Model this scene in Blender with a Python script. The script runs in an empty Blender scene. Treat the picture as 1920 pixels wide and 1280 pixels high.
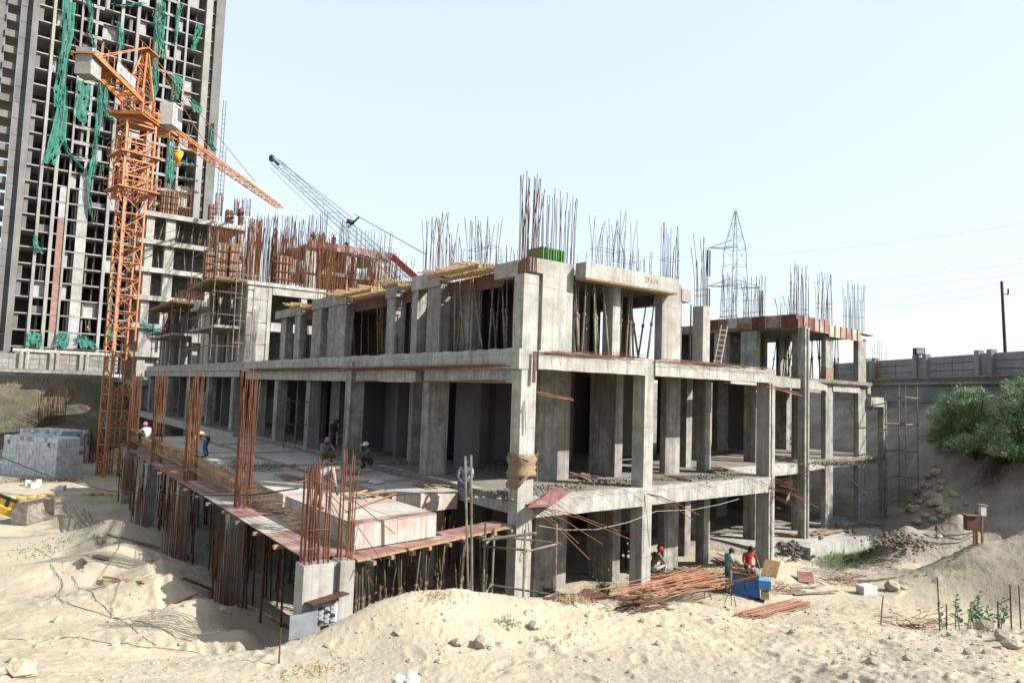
import bpy, bmesh, math, random
import numpy as np
from mathutils import Vector, Matrix
R=math.radians
random.seed(7); rng=np.random.default_rng(7)
scn=bpy.context.scene
C=scn.collection
# ---------------------------------------------------------------- camera, sky, sun, exposure
F=1296.83/1920
YAW,PIT,ROL=R(36.9127),R(4.1587),R(1.9405)
CAM=np.array([-12.753,-16.441,3.15])      # origin: foot of the corner column, X along right facade, Y along left facade
def _rot(y,p,r):
    cy,sy,cp,sp,cr,sr=math.cos(y),math.sin(y),math.cos(p),math.sin(p),math.cos(r),math.sin(r)
    f=np.array([cp*sy,cp*cy,sp]); r0=np.array([cy,-sy,0.]); u0=np.cross(r0,f)
    return np.array([cr*r0+sr*u0,-sr*r0+cr*u0,f])
MR=_rot(YAW,PIT,ROL)
cd=bpy.data.cameras.new('camera'); cam=bpy.data.objects.new('camera',cd); C.objects.link(cam)
cd.sensor_width=36; cd.lens=F*36; cd.clip_start=.1; cd.clip_end=6000
mw=Matrix.Identity(4)
for i in range(3):
    mw[i][0]=MR[0][i]; mw[i][1]=MR[1][i]; mw[i][2]=-MR[2][i]; mw[i][3]=CAM[i]
cam.matrix_world=mw; scn.camera=cam
SUN_AZ,SUN_EL=R(140),R(37)
wd=bpy.data.worlds.new('World'); scn.world=wd; wd.use_nodes=True
wn=wd.node_tree.nodes; wl=wd.node_tree.links
sky=wn.new('ShaderNodeTexSky'); sky.sky_type='NISHITA'; sky.sun_disc=False
sky.sun_elevation=SUN_EL; sky.sun_rotation=SUN_AZ; sky.air_density=1.0; sky.dust_density=1.6; sky.ozone_density=1.6; sky.altitude=200
bg=wn['Background']; bg.inputs[1].default_value=.15
veil=wn.new('ShaderNodeMix');veil.data_type='RGBA';veil.inputs[0].default_value=.74;veil.inputs[7].default_value=(2.6,2.86,2.92,1)   # even white haze veil over the whole sky
wl.new(sky.outputs[0],veil.inputs[6]);wl.new(veil.outputs[2],bg.inputs[0])
sl=bpy.data.lights.new('sun','SUN'); sl.energy=5.0; sl.angle=R(.6); sl.color=(1,.95,.875)
so=bpy.data.objects.new('sun',sl); C.objects.link(so)
sd=Vector((math.sin(SUN_AZ)*math.cos(SUN_EL),math.cos(SUN_AZ)*math.cos(SUN_EL),math.sin(SUN_EL)))
so.rotation_euler=sd.to_track_quat('Z','Y').to_euler(); so.location=(40,-40,60)
scn.view_settings.view_transform='Standard'; scn.view_settings.look='None'
scn.view_settings.exposure=1.22; scn.view_settings.gamma=1; scn.view_settings.use_curve_mapping=False
scn.cycles.diffuse_bounces=1; scn.cycles.max_bounces=6
# ---------------------------------------------------------------- helpers
def P(px,py,x=None,y=None,z=None,d=None):
    r=MR.T@np.array([(px-960)/(F*1920),-(py-640)/(F*1920),1.])
    if z is not None: t=(z-CAM[2])/r[2]
    elif x is not None: t=(x-CAM[0])/r[0]
    elif y is not None: t=(y-CAM[1])/r[1]
    else: t=d/math.hypot(r[0],r[1])
    return CAM+t*r
def tag(o,label=None,cat=None,group=None,kind=None):
    if label: o['label']=label
    if cat: o['category']=cat
    if group: o['group']=group
    if kind: o['kind']=kind
    return o
def thing(name,label,cat,loc=(0,0,0),rz=0,group=None):
    o=bpy.data.objects.new(name,None); C.objects.link(o); o.location=loc; o.rotation_euler=(0,0,rz); o.empty_display_size=.2
    return tag(o,label,cat,group)
def inst(name,me,parent=None,loc=(0,0,0),rot=(0,0,0),sc=(1,1,1)):
    o=bpy.data.objects.new(name,me); C.objects.link(o); o.location=loc; o.rotation_euler=rot; o.scale=sc
    if parent: o.parent=parent
    return o
_BF=((0,1,3,2),(4,6,7,5),(0,4,5,1),(2,3,7,6),(0,2,6,4),(1,5,7,3))
class B:
    def __init__(s): s.v=[];s.f=[];s.m=[]
    def box(s,x0,y0,z0,x1,y1,z1,mi=0,j=0):
        n=len(s.v)
        for a in (x0,x1):
            for b in (y0,y1):
                for c in (z0,z1):
                    s.v.append((a+random.uniform(-j,j),b+random.uniform(-j,j),c+random.uniform(-j,j)) if j else (a,b,c))
        s.f+=[tuple(n+i for i in q) for q in _BF]; s.m+=[mi]*6
        return s
    def obox(s,c,ax,ay,az,mi=0):       # centre and three half-axis vectors
        n=len(s.v); c=np.array(c,float);ax=np.array(ax,float);ay=np.array(ay,float);az=np.array(az,float)
        for a in (-1,1):
            for b in (-1,1):
                for d in (-1,1): s.v.append(tuple(c+a*ax+b*ay+d*az))
        s.f+=[tuple(n+i for i in q) for q in _BF]; s.m+=[mi]*6
        return s
    def beam(s,p,q,w,h,mi=0,up=(0,0,1)):   # rectangular bar from p to q
        p=np.array(p,float);q=np.array(q,float);d=q-p;L=np.linalg.norm(d);d/=L;u=np.array(up,float)
        if abs(d@u)>.98:u=np.array([1.,0,0])
        sx=np.cross(d,u);sx/=np.linalg.norm(sx);uu=np.cross(sx,d)
        return s.obox((p+q)/2,d*L/2,sx*w/2,uu*h/2,mi)
    def tube(s,p,q,r,n=5,r2=None,mi=0,cap=True):
        p=np.array(p,float);q=np.array(q,float);d=q-p;L=np.linalg.norm(d)
        if L<1e-6:return s
        d/=L;u=np.array([0,0,1.]) if abs(d[2])<.9 else np.array([1.,0,0])
        a=np.cross(d,u);a/=np.linalg.norm(a);b=np.cross(d,a);k=len(s.v);r2=r if r2 is None else r2
        for i in range(n):
            t=2*math.pi*i/n;w=a*math.cos(t)+b*math.sin(t)
            s.v.append(tuple(p+w*r));s.v.append(tuple(q+w*r2))
        for i in range(n):
            j=(i+1)%n;s.f.append((k+2*i,k+2*j,k+2*j+1,k+2*i+1));s.m.append(mi)
        if cap:
            s.f.append(tuple(k+2*i for i in range(n))[::-1]);s.f.append(tuple(k+2*i+1 for i in range(n)));s.m+=[mi,mi]
        return s
    def path(s,pts,r,n=5,mi=0):
        for a,b in zip(pts[:-1],pts[1:]): s.tube(a,b,r,n,mi=mi)
        return s
    def quad(s,a,b,c,d,mi=0):
        k=len(s.v);s.v+=[tuple(a),tuple(b),tuple(c),tuple(d)];s.f.append((k,k+1,k+2,k+3));s.m.append(mi);return s
    def prism(s,pts,z0,z1,mi=0):
        k=len(s.v);n=len(pts)
        for z in (z0,z1): s.v+=[(p[0],p[1],z) for p in pts]
        s.f.append(tuple(range(k,k+n))[::-1]);s.f.append(tuple(range(k+n,k+2*n)));s.m+=[mi,mi]
        for i in range(n):
            j=(i+1)%n;s.f.append((k+i,k+j,k+n+j,k+n+i));s.m.append(mi)
        return s
    def rock(s,c,r,seed=None,mi=0,flat=.75):
        k=len(s.v);ph=(1+5**.5)/2
        V=[(-1,ph,0),(1,ph,0),(-1,-ph,0),(1,-ph,0),(0,-1,ph),(0,1,ph),(0,-1,-ph),(0,1,-ph),(ph,0,-1),(ph,0,1),(-ph,0,-1),(-ph,0,1)]
        for v in V:
            m=random.uniform(.65,1.15)*r/1.9
            s.v.append((c[0]+v[0]*m,c[1]+v[1]*m,c[2]+v[2]*m*flat))
        for f in ((0,11,5),(0,5,1),(0,1,7),(0,7,10),(0,10,11),(1,5,9),(5,11,4),(11,10,2),(10,7,6),(7,1,8),(3,9,4),(3,4,2),(3,2,6),(3,6,8),(3,8,9),(4,9,5),(2,4,11),(6,2,10),(8,6,7),(9,8,1)):
            s.f.append(tuple(k+i for i in f));s.m.append(mi)
        return s
    def mesh(s,name,mats,smooth=False):
        me=bpy.data.meshes.new(name);me.from_pydata(s.v,[],s.f)
        if not isinstance(mats,(list,tuple)):mats=[mats]
        for m in mats:me.materials.append(m)
        if len(mats)>1: me.polygons.foreach_set('material_index',s.m)
        if smooth: me.polygons.foreach_set('use_smooth',[True]*len(s.f))
        me.update();return me
    def build(s,name,mats,parent=None,smooth=False,label=None,kind=None):
        o=inst(name,s.mesh(name,mats,smooth),parent)
        if label:o['label']=label
        if kind:o['kind']=kind
        return o
# ---------------------------------------------------------------- procedural materials
ALB=.57      # overall reflectance scale of the dusty site
def _lin(c): return tuple(x*ALB for x in c)+(1,)
def mat(name,c1,c2,scale=3,rough=.85,bump=.3,bscale=30,dist=.02,streak=0,big=None,bigscale=.35,bigamt=.5,metal=0,fine=None,joints=0,rand=.0,alpha=None,spec=.3,detail=6,board=0):
    m=bpy.data.materials.new(name);m.use_nodes=True;nt=m.node_tree;N=nt.nodes;L=nt.links
    b=N['Principled BSDF'];b.inputs['Roughness'].default_value=rough;b.inputs['Metallic'].default_value=metal;b.inputs['Specular IOR Level'].default_value=spec
    geo=N.new('ShaderNodeNewGeometry');pos=geo.outputs['Position']
    n1=N.new('ShaderNodeTexNoise');n1.inputs['Scale'].default_value=scale;n1.inputs['Detail'].default_value=detail;n1.inputs['Roughness'].default_value=.62;L.new(pos,n1.inputs['Vector'])
    rp=N.new('ShaderNodeValToRGB');rp.color_ramp.elements[0].position=.33;rp.color_ramp.elements[1].position=.67
    rp.color_ramp.elements[0].color=_lin(c1);rp.color_ramp.elements[1].color=_lin(c2);L.new(n1.outputs['Fac'],rp.inputs['Fac']);col=rp.outputs['Color']
    def mix(fac,c,blend='MIX'):
        nonlocal col
        mx=N.new('ShaderNodeMix');mx.data_type='RGBA';mx.blend_type=blend
        if isinstance(fac,(int,float)):mx.inputs[0].default_value=fac
        else:L.new(fac,mx.inputs[0])
        L.new(col,mx.inputs[6])
        if isinstance(c,tuple):mx.inputs[7].default_value=_lin(c)
        else:L.new(c,mx.inputs[7])
        col=mx.outputs[2]
    def ramp(src,a,b_,v0=0,v1=1):
        mr=N.new('ShaderNodeMapRange');mr.inputs[1].default_value=a;mr.inputs[2].default_value=b_;mr.inputs[3].default_value=v0;mr.inputs[4].default_value=v1;L.new(src,mr.inputs[0]);return mr.outputs[0]
    def noise(sc,vec=(1,1,1),det=4,off=(0,0,0)):
        mp=N.new('ShaderNodeMapping');mp.inputs['Scale'].default_value=vec;mp.inputs['Location'].default_value=off;L.new(pos,mp.inputs['Vector'])
        n=N.new('ShaderNodeTexNoise');n.inputs['Scale'].default_value=sc;n.inputs['Detail'].default_value=det;L.new(mp.outputs[0],n.inputs['Vector']);return n.outputs['Fac']
    if big: mix(ramp(noise(bigscale,off=(3,7,1)),.5,.68,0,bigamt),big)
    if streak:
        mix(ramp(noise(5,(1,1,.07),off=(9,2,0)),.56,.74,0,streak),tuple(x*.42 for x in c1))
        mix(ramp(noise(2.2,(1,1,.12),off=(1,12,0)),.6,.8,0,streak*.7),tuple(x*y for x,y in zip(c1,(.75,.62,.42))))
    if board: mix(ramp(noise(13,(1,1,.018),det=4,off=(4,4,0)),.5,.64,0,board*1.5),tuple(x*.6 for x in c1));mix(ramp(noise(1.3,(1,1,.9),det=8,off=(8,1,5)),.6,.64,0,board*.8),tuple(x*.55 for x in c1))
    if board:
        sx=N.new('ShaderNodeSeparateXYZ');L.new(pos,sx.inputs[0]);ad=N.new('ShaderNodeMath');ad.operation='MULTIPLY_ADD';L.new(noise(.6,det=1),ad.inputs[0]);ad.inputs[1].default_value=.25;L.new(sx.outputs[2],ad.inputs[2]);fr=N.new('ShaderNodeMath');fr.operation='PINGPONG';L.new(ad.outputs[0],fr.inputs[0]);fr.inputs[1].default_value=1.1
        mix(ramp(fr.outputs[0],0,.022,.5,0),tuple(x*.45 for x in c1))
    if fine: mix(ramp(noise(bscale*1.7,det=2),.57,.66,0,.8),fine)
    if joints:
        br=N.new('ShaderNodeTexBrick');br.offset=0;br.inputs['Scale'].default_value=1;br.inputs['Mortar Size'].default_value=.012;br.inputs['Brick Width'].default_value=joints;br.inputs['Row Height'].default_value=joints
        mp=N.new('ShaderNodeMapping');mp.inputs['Rotation'].default_value=(R(90),0,0);L.new(pos,mp.inputs['Vector']);L.new(mp.outputs[0],br.inputs['Vector']);mix(ramp(br.outputs['Fac'],0,1,0,.5),tuple(x*.5 for x in c1))
    if rand:
        oi=N.new('ShaderNodeObjectInfo');hs=N.new('ShaderNodeHueSaturation');L.new(ramp(oi.outputs['Random'],0,1,1-rand,1+rand*.6),hs.inputs['Value']);L.new(col,hs.inputs['Color']);col=hs.outputs[0]
    L.new(col,b.inputs['Base Color'])
    if bump:
        bp=N.new('ShaderNodeBump');bp.inputs['Strength'].default_value=bump;bp.inputs['Distance'].default_value=dist
        n2=N.new('ShaderNodeTexNoise');n2.inputs['Scale'].default_value=bscale;n2.inputs['Detail'].default_value=5;L.new(pos,n2.inputs['Vector']);L.new(n2.outputs['Fac'],bp.inputs['Height']);L.new(bp.outputs[0],b.inputs['Normal'])
    if alpha is not None:b.inputs['Alpha'].default_value=alpha
    return m
def flat(name,c,rough=.6,metal=0,v=.25,scale=9,bump=0,rand=0): return mat(name,tuple(x*(1-v) for x in c),tuple(min(1,x*(1+v)) for x in c),scale,rough,bump,metal=metal,rand=rand)
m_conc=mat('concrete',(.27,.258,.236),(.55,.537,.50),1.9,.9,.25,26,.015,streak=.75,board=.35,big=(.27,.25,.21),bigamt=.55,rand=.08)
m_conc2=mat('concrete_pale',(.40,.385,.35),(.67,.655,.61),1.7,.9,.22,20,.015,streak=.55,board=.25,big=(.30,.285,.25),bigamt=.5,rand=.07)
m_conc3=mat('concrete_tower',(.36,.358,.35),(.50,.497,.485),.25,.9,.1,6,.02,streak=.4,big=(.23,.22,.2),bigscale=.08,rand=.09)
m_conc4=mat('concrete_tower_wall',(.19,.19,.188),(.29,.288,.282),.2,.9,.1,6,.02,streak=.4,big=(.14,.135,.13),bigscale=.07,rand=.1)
m_rough=mat('concrete_rough_top',(.20,.185,.155),(.36,.34,.295),2.2,.95,.8,14,.05,fine=(.16,.145,.12),big=(.2,.18,.15),bigscale=.6)
m_sand=mat('sand',(.46,.395,.29),(.61,.535,.405),.55,.96,.6,11,.035,big=(.43,.39,.315),bigscale=.16,bigamt=.75,fine=(.44,.385,.295),detail=9)
m_rust=mat('rusty_steel',(.14,.055,.028),(.30,.12,.055),6,.8,.2,40,.005,rand=.18)
m_rustd=mat('dark_rusty_steel',(.07,.035,.022),(.17,.075,.035),5,.85,.2,40,.005,rand=.2)
m_cage=mat('brown_tied_steel',(.22,.125,.06),(.40,.25,.13),5,.8,.2,40,.005)
m_conc_shade=mat('concrete_shade_dark',(.15,.148,.143),(.23,.228,.22),.3,.95,.1,6,.02,streak=.3,rand=.15)  # same concrete with shade put into its colour, so interiors read unlit
m_rusto=mat('orange_rusty_steel',(.25,.115,.06),(.43,.215,.115),5,.75,.2,40,.005,rand=.15)
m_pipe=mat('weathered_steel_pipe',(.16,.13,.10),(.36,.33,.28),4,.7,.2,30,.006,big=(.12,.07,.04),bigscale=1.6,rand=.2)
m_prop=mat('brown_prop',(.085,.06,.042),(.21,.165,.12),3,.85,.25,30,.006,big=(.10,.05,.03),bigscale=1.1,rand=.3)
m_orange=mat('orange_crane_paint',(.50,.17,.05),(.72,.28,.095),1.5,.55,.08,30,.004,big=(.5,.2,.07),bigscale=.5,bigamt=.4,spec=.4)
m_ply=mat('red_film_plywood',(.24,.095,.085),(.40,.22,.19),2.5,.75,.25,22,.008,big=(.50,.44,.38),bigscale=.9,bigamt=.85,rand=.12)
m_plys=mat('splashed_pink_plywood',(.50,.42,.38),(.68,.62,.56),3.5,.8,.3,22,.008,big=(.45,.24,.21),bigscale=1.3,bigamt=.6,streak=.5,board=.3)
m_ply2=mat('dusty_plywood',(.44,.41,.36),(.60,.57,.51),1.8,.85,.25,22,.008,big=(.40,.25,.20),bigscale=.7,bigamt=.5,rand=.1,streak=.12)
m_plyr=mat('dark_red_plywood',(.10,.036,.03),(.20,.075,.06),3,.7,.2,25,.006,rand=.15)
m_wood=mat('raw_timber',(.36,.22,.10),(.55,.38,.20),7,.8,.3,30,.006,rand=.2)
m_woodg=mat('grey_timber',(.22,.17,.12),(.40,.33,.25),6,.85,.3,30,.008,rand=.25)
m_steel=mat('galvanised_sheet',(.42,.46,.50),(.62,.66,.70),3,.45,.05,20,.004,metal=.3)
m_net=mat('green_netting',(.05,.24,.18),(.10,.37,.29),1.2,.9,.3,12,.02,big=(.04,.2,.16),bigscale=.5,alpha=.8)
m_block=mat('grey_concrete_block',(.72,.73,.74),(.9,.91,.92),2.5,.92,.25,40,.006,rand=.14)
m_brick=mat('red_brick_infill',(.30,.17,.135),(.42,.27,.22),1.2,.9,.3,8,.02,rand=.12)
m_blockwall=mat('block_infill',(.38,.38,.38),(.54,.54,.545),.9,.9,.2,6,.02,rand=.1)
m_soil=mat('bank_soil',(.25,.22,.18),(.43,.39,.33),.7,.97,.9,5,.1,big=(.11,.09,.06),bigscale=.3)
m_bank=mat('dark_bank_earth',(.085,.07,.05),(.22,.185,.135),.5,.97,1.0,3,.15,big=(.07,.075,.035),bigscale=.25,bigamt=.8)
m_dark=flat('dark_metal',(.035,.033,.03),.6)
m_white=mat('white_paint',(.68,.68,.66),(.82,.82,.80),4,.5,.05,20,.003,big=(.55,.52,.47),bigscale=1.5,bigamt=.4)
m_red=flat('red_paint',(.48,.035,.03),.55)
m_yellow=flat('yellow_paint',(.75,.42,.025),.5)
m_blue=mat('blue_machine_paint',(.025,.135,.36),(.05,.20,.48),4,.5,.1,25,.004,big=(.03,.09,.2),bigscale=3,bigamt=.4)
m_lblue=flat('light_blue_paint',(.14,.40,.72),.5,v=.12)
m_greenp=flat('green_container',(.05,.33,.06),.6)
m_rubber=flat('black_cable',(.02,.02,.02),.7)
m_hess=mat('hessian_cloth',(.27,.19,.11),(.40,.30,.18),8,.95,.6,40,.01,big=(.2,.14,.08),bigscale=3)
m_bust=mat('pipe_yellow',(.50,.30,.06),(.65,.42,.12),3,.6,.1,20,.005)
m_pyl=flat('pylon_steel',(.34,.42,.42),.6)
m_glass=flat('cab_glass',(.10,.12,.14),.15)
m_soilbag=flat('white_sack',(.66,.66,.66),.8,v=.12)
m_rock=mat('clod',(.44,.38,.28),(.60,.53,.41),3,.96,.7,12,.04)
m_rockg=mat('grey_rubble',(.17,.155,.13),(.31,.29,.25),3,.95,.6,12,.04,rand=.2)
# ---------------------------------------------------------------- terrain
def vnoise(x,y,seed=0):
    xi=np.floor(x).astype(np.int64);yi=np.floor(y).astype(np.int64);fx=x-xi;fy=y-yi;fx=fx*fx*(3-2*fx);fy=fy*fy*(3-2*fy)
    def h(a,b):
        n=(a*374761393+b*668265263+seed*1442695041)&0x7fffffff;n=((n^(n>>13))*1274126177)&0x7fffffff;n=n^(n>>16);return (n&0xffff)/65535.
    return (h(xi,yi)*(1-fx)+h(xi+1,yi)*fx)*(1-fy)+(h(xi,yi+1)*(1-fx)+h(xi+1,yi+1)*fx)*fy-.5
CP=[]
def cp(px,py,**k): CP.append(tuple(P(px,py,**k)))
for a in ((-100,1275,12.5),(300,1280,12),(560,1282,12),(900,1280,12),(1200,1280,12.3),(1500,1280,12.5),(1920,1280,12.3),
  (600,1192,14.7),(650,1167,14.9),(700,1142,15.2),(780,1119,15.5),(860,1115,16),(930,1120,16.4),(985,1128,16.7),(1015,1124,17.2),(1085,1109,17.8),(1150,1138,18.3),(1250,1127,19),(1320,1127,19.5),(1400,1149,20),(1500,1158,20.5),(1600,1166,20.5),(1750,1182,20),(1910,1192,19.5),
  (700,1220,13.6),(1000,1205,14.2),(1300,1205,15),(1600,1230,15),(1800,1240,14.5),
  (1830,1020,35.5),(1905,1000,36.5),(1910,900,46),(1700,990,40),(1760,940,46),(1700,930,50),(1720,850,53),(1770,790,52),(1850,870,48),(1930,820,47),(1640,757,64),(1750,758,58),(1930,759,50),(1800,960,42),
  (0,806,82),(200,802,80),(0,725,90),(210,720,88),(0,707,97),(200,705,95),(100,760,85)): cp(a[0],a[1],d=a[2])
for px,py,z in ((1200,1120,-3.85),(1300,1095,-3.9),(1365,1118,-3.9),(1440,1100,-3.95),(1500,1090,-4.1),(1625,1112,-4.25),(1700,1080,-4.4),(1550,1052,-4.55),(1640,1030,-4.5),(1750,1060,-4.4),(1880,1090,-4.15),(1915,1045,-4.0),(1840,1050,-4.2),(1780,1030,-4.3),(1700,1140,-4.15),(1850,1145,-4.0),(1480,1045,-4.3),
  (0,1150,-3.0),(100,1200,-2.8),(280,1150,-2.95),(200,1090,-3.05),(130,1030,-3.3),(100,1050,-3.3),(100,1000,-3.5),(30,930,-3.65),(200,930,-3.65),(85,892,-3.8),(0,850,-3.9),(180,880,-3.85),(400,1225,-2.75)): cp(px,py,z=z)
for px,py,x in ((233,1022,-8.65),(300,1052,-8.1),(333,1077,-8.0),(383,1124,-7.95),(467,1174,-7.6),(510,1224,-7.4),(205,968,-8.65),(165,985,-9.2)): cp(px,py,x=x)
CP+=[(-7.05,6,-3.7),(-7.1,13,-3.75),(-7.1,20,-3.75),(-7.0,2,-3.45),(-6.9,0,-3.3),(-6.6,-1.7,-2.95),(-6.4,.2,-3.4),(-6.4,6,-3.75),(-6.4,13,-3.75),(-6.4,20,-3.75),(-6.4,27,-3.7),(-3,3,-3.9),(-4,10,-3.95),(-4,20,-3.95),(0,.5,-3.85),(0,6,-4),(5.5,.3,-3.85),(9,.5,-3.9),(13.3,.2,-3.75),(5,5,-4),(10,4,-4.05),(16,5,-3.98),(18.6,4.6,-4.05),(21,3.5,-3.95),(25,4.5,-3.98),(29,4.5,-3.95),(31,4,-3.9),(27,2,-4.2),(19.5,1.5,-4.6),(23,1.5,-4.6),(10,15,-4),(20,14,-3.8),(5,30,-4),(-4,32,-3.9),(-8,40,-3.9),(0,60,-4),(20,21,-2.5),(20,26,2.9),(30,14,-3),(32,22,2.9),(40,18,3),(12,45,-4),(30,45,3),(14,70,-4),(40,80,3),(-30,60,-3.9),(5,100,3),(-40,110,3),(60,130,3),(100,60,3),(90,10,3.2),(120,-20,3.2),(-100,150,3),(0,250,3),(250,250,3),(300,0,3.2),(-200,60,3),(CAM[0],CAM[1],1.2),(CAM[0]+2,CAM[1]+4.5,-.8),(CAM[0]-10,CAM[1],-2),(CAM[0]+8,CAM[1]-4,-2),(CAM[0]-40,CAM[1],-2.5),(CAM[0]+40,CAM[1]-10,-1.5),(CAM[0],CAM[1]-40,-2),(0,-600,0),(-600,0,0),(600,600,3),(0,2000,3),(2000,0,3)]
CPA=np.array(CP)
def _ker(d): return np.sqrt(d*d+.15)
_D=_ker(np.hypot(CPA[:,None,0]-CPA[None,:,0],CPA[:,None,1]-CPA[None,:,1]))
_n=len(CPA);_A=np.zeros((_n+1,_n+1));_A[:_n,:_n]=_D-np.eye(_n)*.03;_A[:_n,_n]=1;_A[_n,:_n]=1
_W=np.linalg.solve(_A,np.append(CPA[:,2],0))
def ground(x,y,detail=True):
    x=np.atleast_1d(np.asarray(x,float));y=np.atleast_1d(np.asarray(y,float));z=np.full(x.shape,_W[_n])
    if x.size<4000: z=z+_ker(np.hypot(x[:,None]-CPA[None,:,0],y[:,None]-CPA[None,:,1]))@_W[:_n]
    else:
        for i in range(_n): z+=_W[i]*_ker(np.hypot(x-CPA[i,0],y-CPA[i,1]))
    far=np.clip((np.hypot(x-CAM[0],y-CAM[1])-110)/60,0,1);z=z*(1-far)+3.0*far
    d=np.hypot(x-CAM[0],y-CAM[1])
    if detail:
        ins=((x>-.2)&(y>-.2)&(x<31)&(y<30)).astype(float)*.6
        amp=(1-ins)*np.clip((d-4)/5,0,1)*np.clip(1.6-d/120,.3,1)
        rid=1-2*np.abs(vnoise(x*1.5+4,y*1.5+1,31));cr=np.clip(vnoise(x/5+2,y/5,77)*3+.55,.15,1)
        z+=amp*(.30*vnoise(x/2.9,y/2.9,1)+cr*(.14*vnoise(x*.95+.4*vnoise(x*2,y*2,51),y*.95,2)+.055*vnoise(x*2.3,y*2.3+.5*vnoise(x*3,y*3,52),3)+.034*vnoise(x*5.5+y*2,y*5.5-x*2,4)+.03*vnoise(x*12-y*4,y*12+x*4,5))+.022*vnoise(x*26+y*7,y*26-x*7,6))
        lump=np.clip(vnoise(x*3.1+9,y*3.1,8)-.2,0,1);msk=np.clip(vnoise(x*.5,y*.5+5,9)*4,0,1)
        z+=amp*lump*msk*.28
        near=np.clip((34-d)/6,0,1)
        for sc,dep,el,sd in ((1.15,.03,1.7,61),(.85,.02,1.0,67)):      # foot marks and small pits
            ux,uy=x/sc,y/sc;ci=np.floor(ux).astype(np.int64);cj=np.floor(uy).astype(np.int64)
            hh=lambda k:(((ci*73856093+cj*19349663+k*83492791+sd*2654435)&0x7fffffff)*1103515245+12345>>8&0xffff)/65535.
            ox,oy,an,pr=ci+.35+.3*hh(1),cj+.35+.3*hh(2),hh(3)*6.28,hh(4);ax=(ux-ox)*np.cos(an)+(uy-oy)*np.sin(an);ay=-(ux-ox)*np.sin(an)+(uy-oy)*np.cos(an)
            q=np.sqrt((ax/(.15*el))**2+(ay/.11)**2);z-=near*amp*(pr>.45)*dep*(np.exp(-q**4)-.45*np.exp(-(q-1.35)**2*9))
        for (x0,y0,x1,y1) in RUTS:
            L2=(x1-x0)**2+(y1-y0)**2;t=np.clip(((x-x0)*(x1-x0)+(y-y0)*(y1-y0))/L2,0,1);w=.35*vnoise(t*np.sqrt(L2)/2.2+x0,t*0+y0,93);r=np.hypot(x-x0-t*(x1-x0)+w,y-y0-t*(y1-y0)+w)
            z-=amp*(.05*np.exp(-(r/.13)**4)-.022*np.exp(-((r-.24)/.1)**2))*(1+.5*np.sin(t*np.sqrt(L2)*18))
    return z
RUTS=[]
for a,c in (((-40,1196),(430,1222)),((-40,1222),(440,1250)),((60,1090),(240,1130)),((282,1040),(292,1085)),((292,1085),(312,1135)),((1450,1235),(1930,1215)),((1450,1258),(1930,1240)),((1560,1085),(1930,1100)),((1560,1072),(1930,1082))):
    p_=P(*a,z=-2.75 if a[0]<1500 else -4.2);q_=P(*c,z=-2.75 if a[0]<1500 else -4.2);RUTS.append((p_[0],p_[1],q_[0],q_[1]))
def gz(x,y): return float(ground(x,y)[0])
az=np.concatenate([np.linspace(-180,-52,40)[:-1],np.linspace(-52,52,760),np.linspace(52,180,40)[1:]])
az=np.radians(az)+YAW
dd=np.concatenate([np.geomspace(.4,9,25)[:-1],np.geomspace(9,36,330)[:-1],np.geomspace(36,130,130)[:-1],np.geomspace(130,4000,25)])
AZ,DD=np.meshgrid(az,dd);GX=CAM[0]+DD*np.sin(AZ);GY=CAM[1]+DD*np.cos(AZ)
GZ=ground(GX.ravel(),GY.ravel())
nv=len(GZ);na=len(az);nd=len(dd)
me=bpy.data.meshes.new('ground')
idx=np.arange(nv).reshape(nd,na)
quads=np.stack([idx[:-1,:-1],idx[:-1,1:],idx[1:,1:],idx[1:,:-1]],-1).reshape(-1,4)[:,::-1]
me.vertices.add(nv);me.vertices.foreach_set('co',np.stack([GX.ravel(),GY.ravel(),GZ],-1).ravel())
me.loops.add(quads.size);me.loops.foreach_set('vertex_index',quads.ravel().astype(np.int32))
me.polygons.add(len(quads));me.polygons.foreach_set('loop_start',np.arange(0,quads.size,4,dtype=np.int32));me.polygons.foreach_set('loop_total',np.full(len(quads),4,np.int32))
# bank faces (steep cut earth) get the soil material
cx=GX[:-1,:-1].ravel();cy=GY[:-1,:-1].ravel();dc=DD[:-1,:-1].ravel()
dx=np.gradient(GZ.reshape(nd,na),axis=0)/np.gradient(DD,axis=0)
st=np.abs(dx)[:-1,:-1].ravel()
zq=GZ.reshape(nd,na)[:-1,:-1].ravel();nz=vnoise(cx*.5,cy*.5,21)*1.2
soil=((dc>60)&(dc<125)&(zq>-3.5+nz))|((cx>14)&(cy>14)&(dc<115))|((dc+nz*6+vnoise(cx*2.2,cy*2.2,22)*3>35.5)&(cx>15)&(cy<14))
me.materials.append(m_sand);me.materials.append(m_soil)
me.materials.append(m_bank);mi=soil.astype(np.int32);mi[(dc>60)&(dc<112)&(cx<10)&(zq>-3.4+nz)]=2;me.polygons.foreach_set('material_index',mi);me.polygons.foreach_set('use_smooth',np.ones(len(quads),bool))
me.update();me.validate()
go=inst('ground',me);go['kind']='structure'
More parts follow.
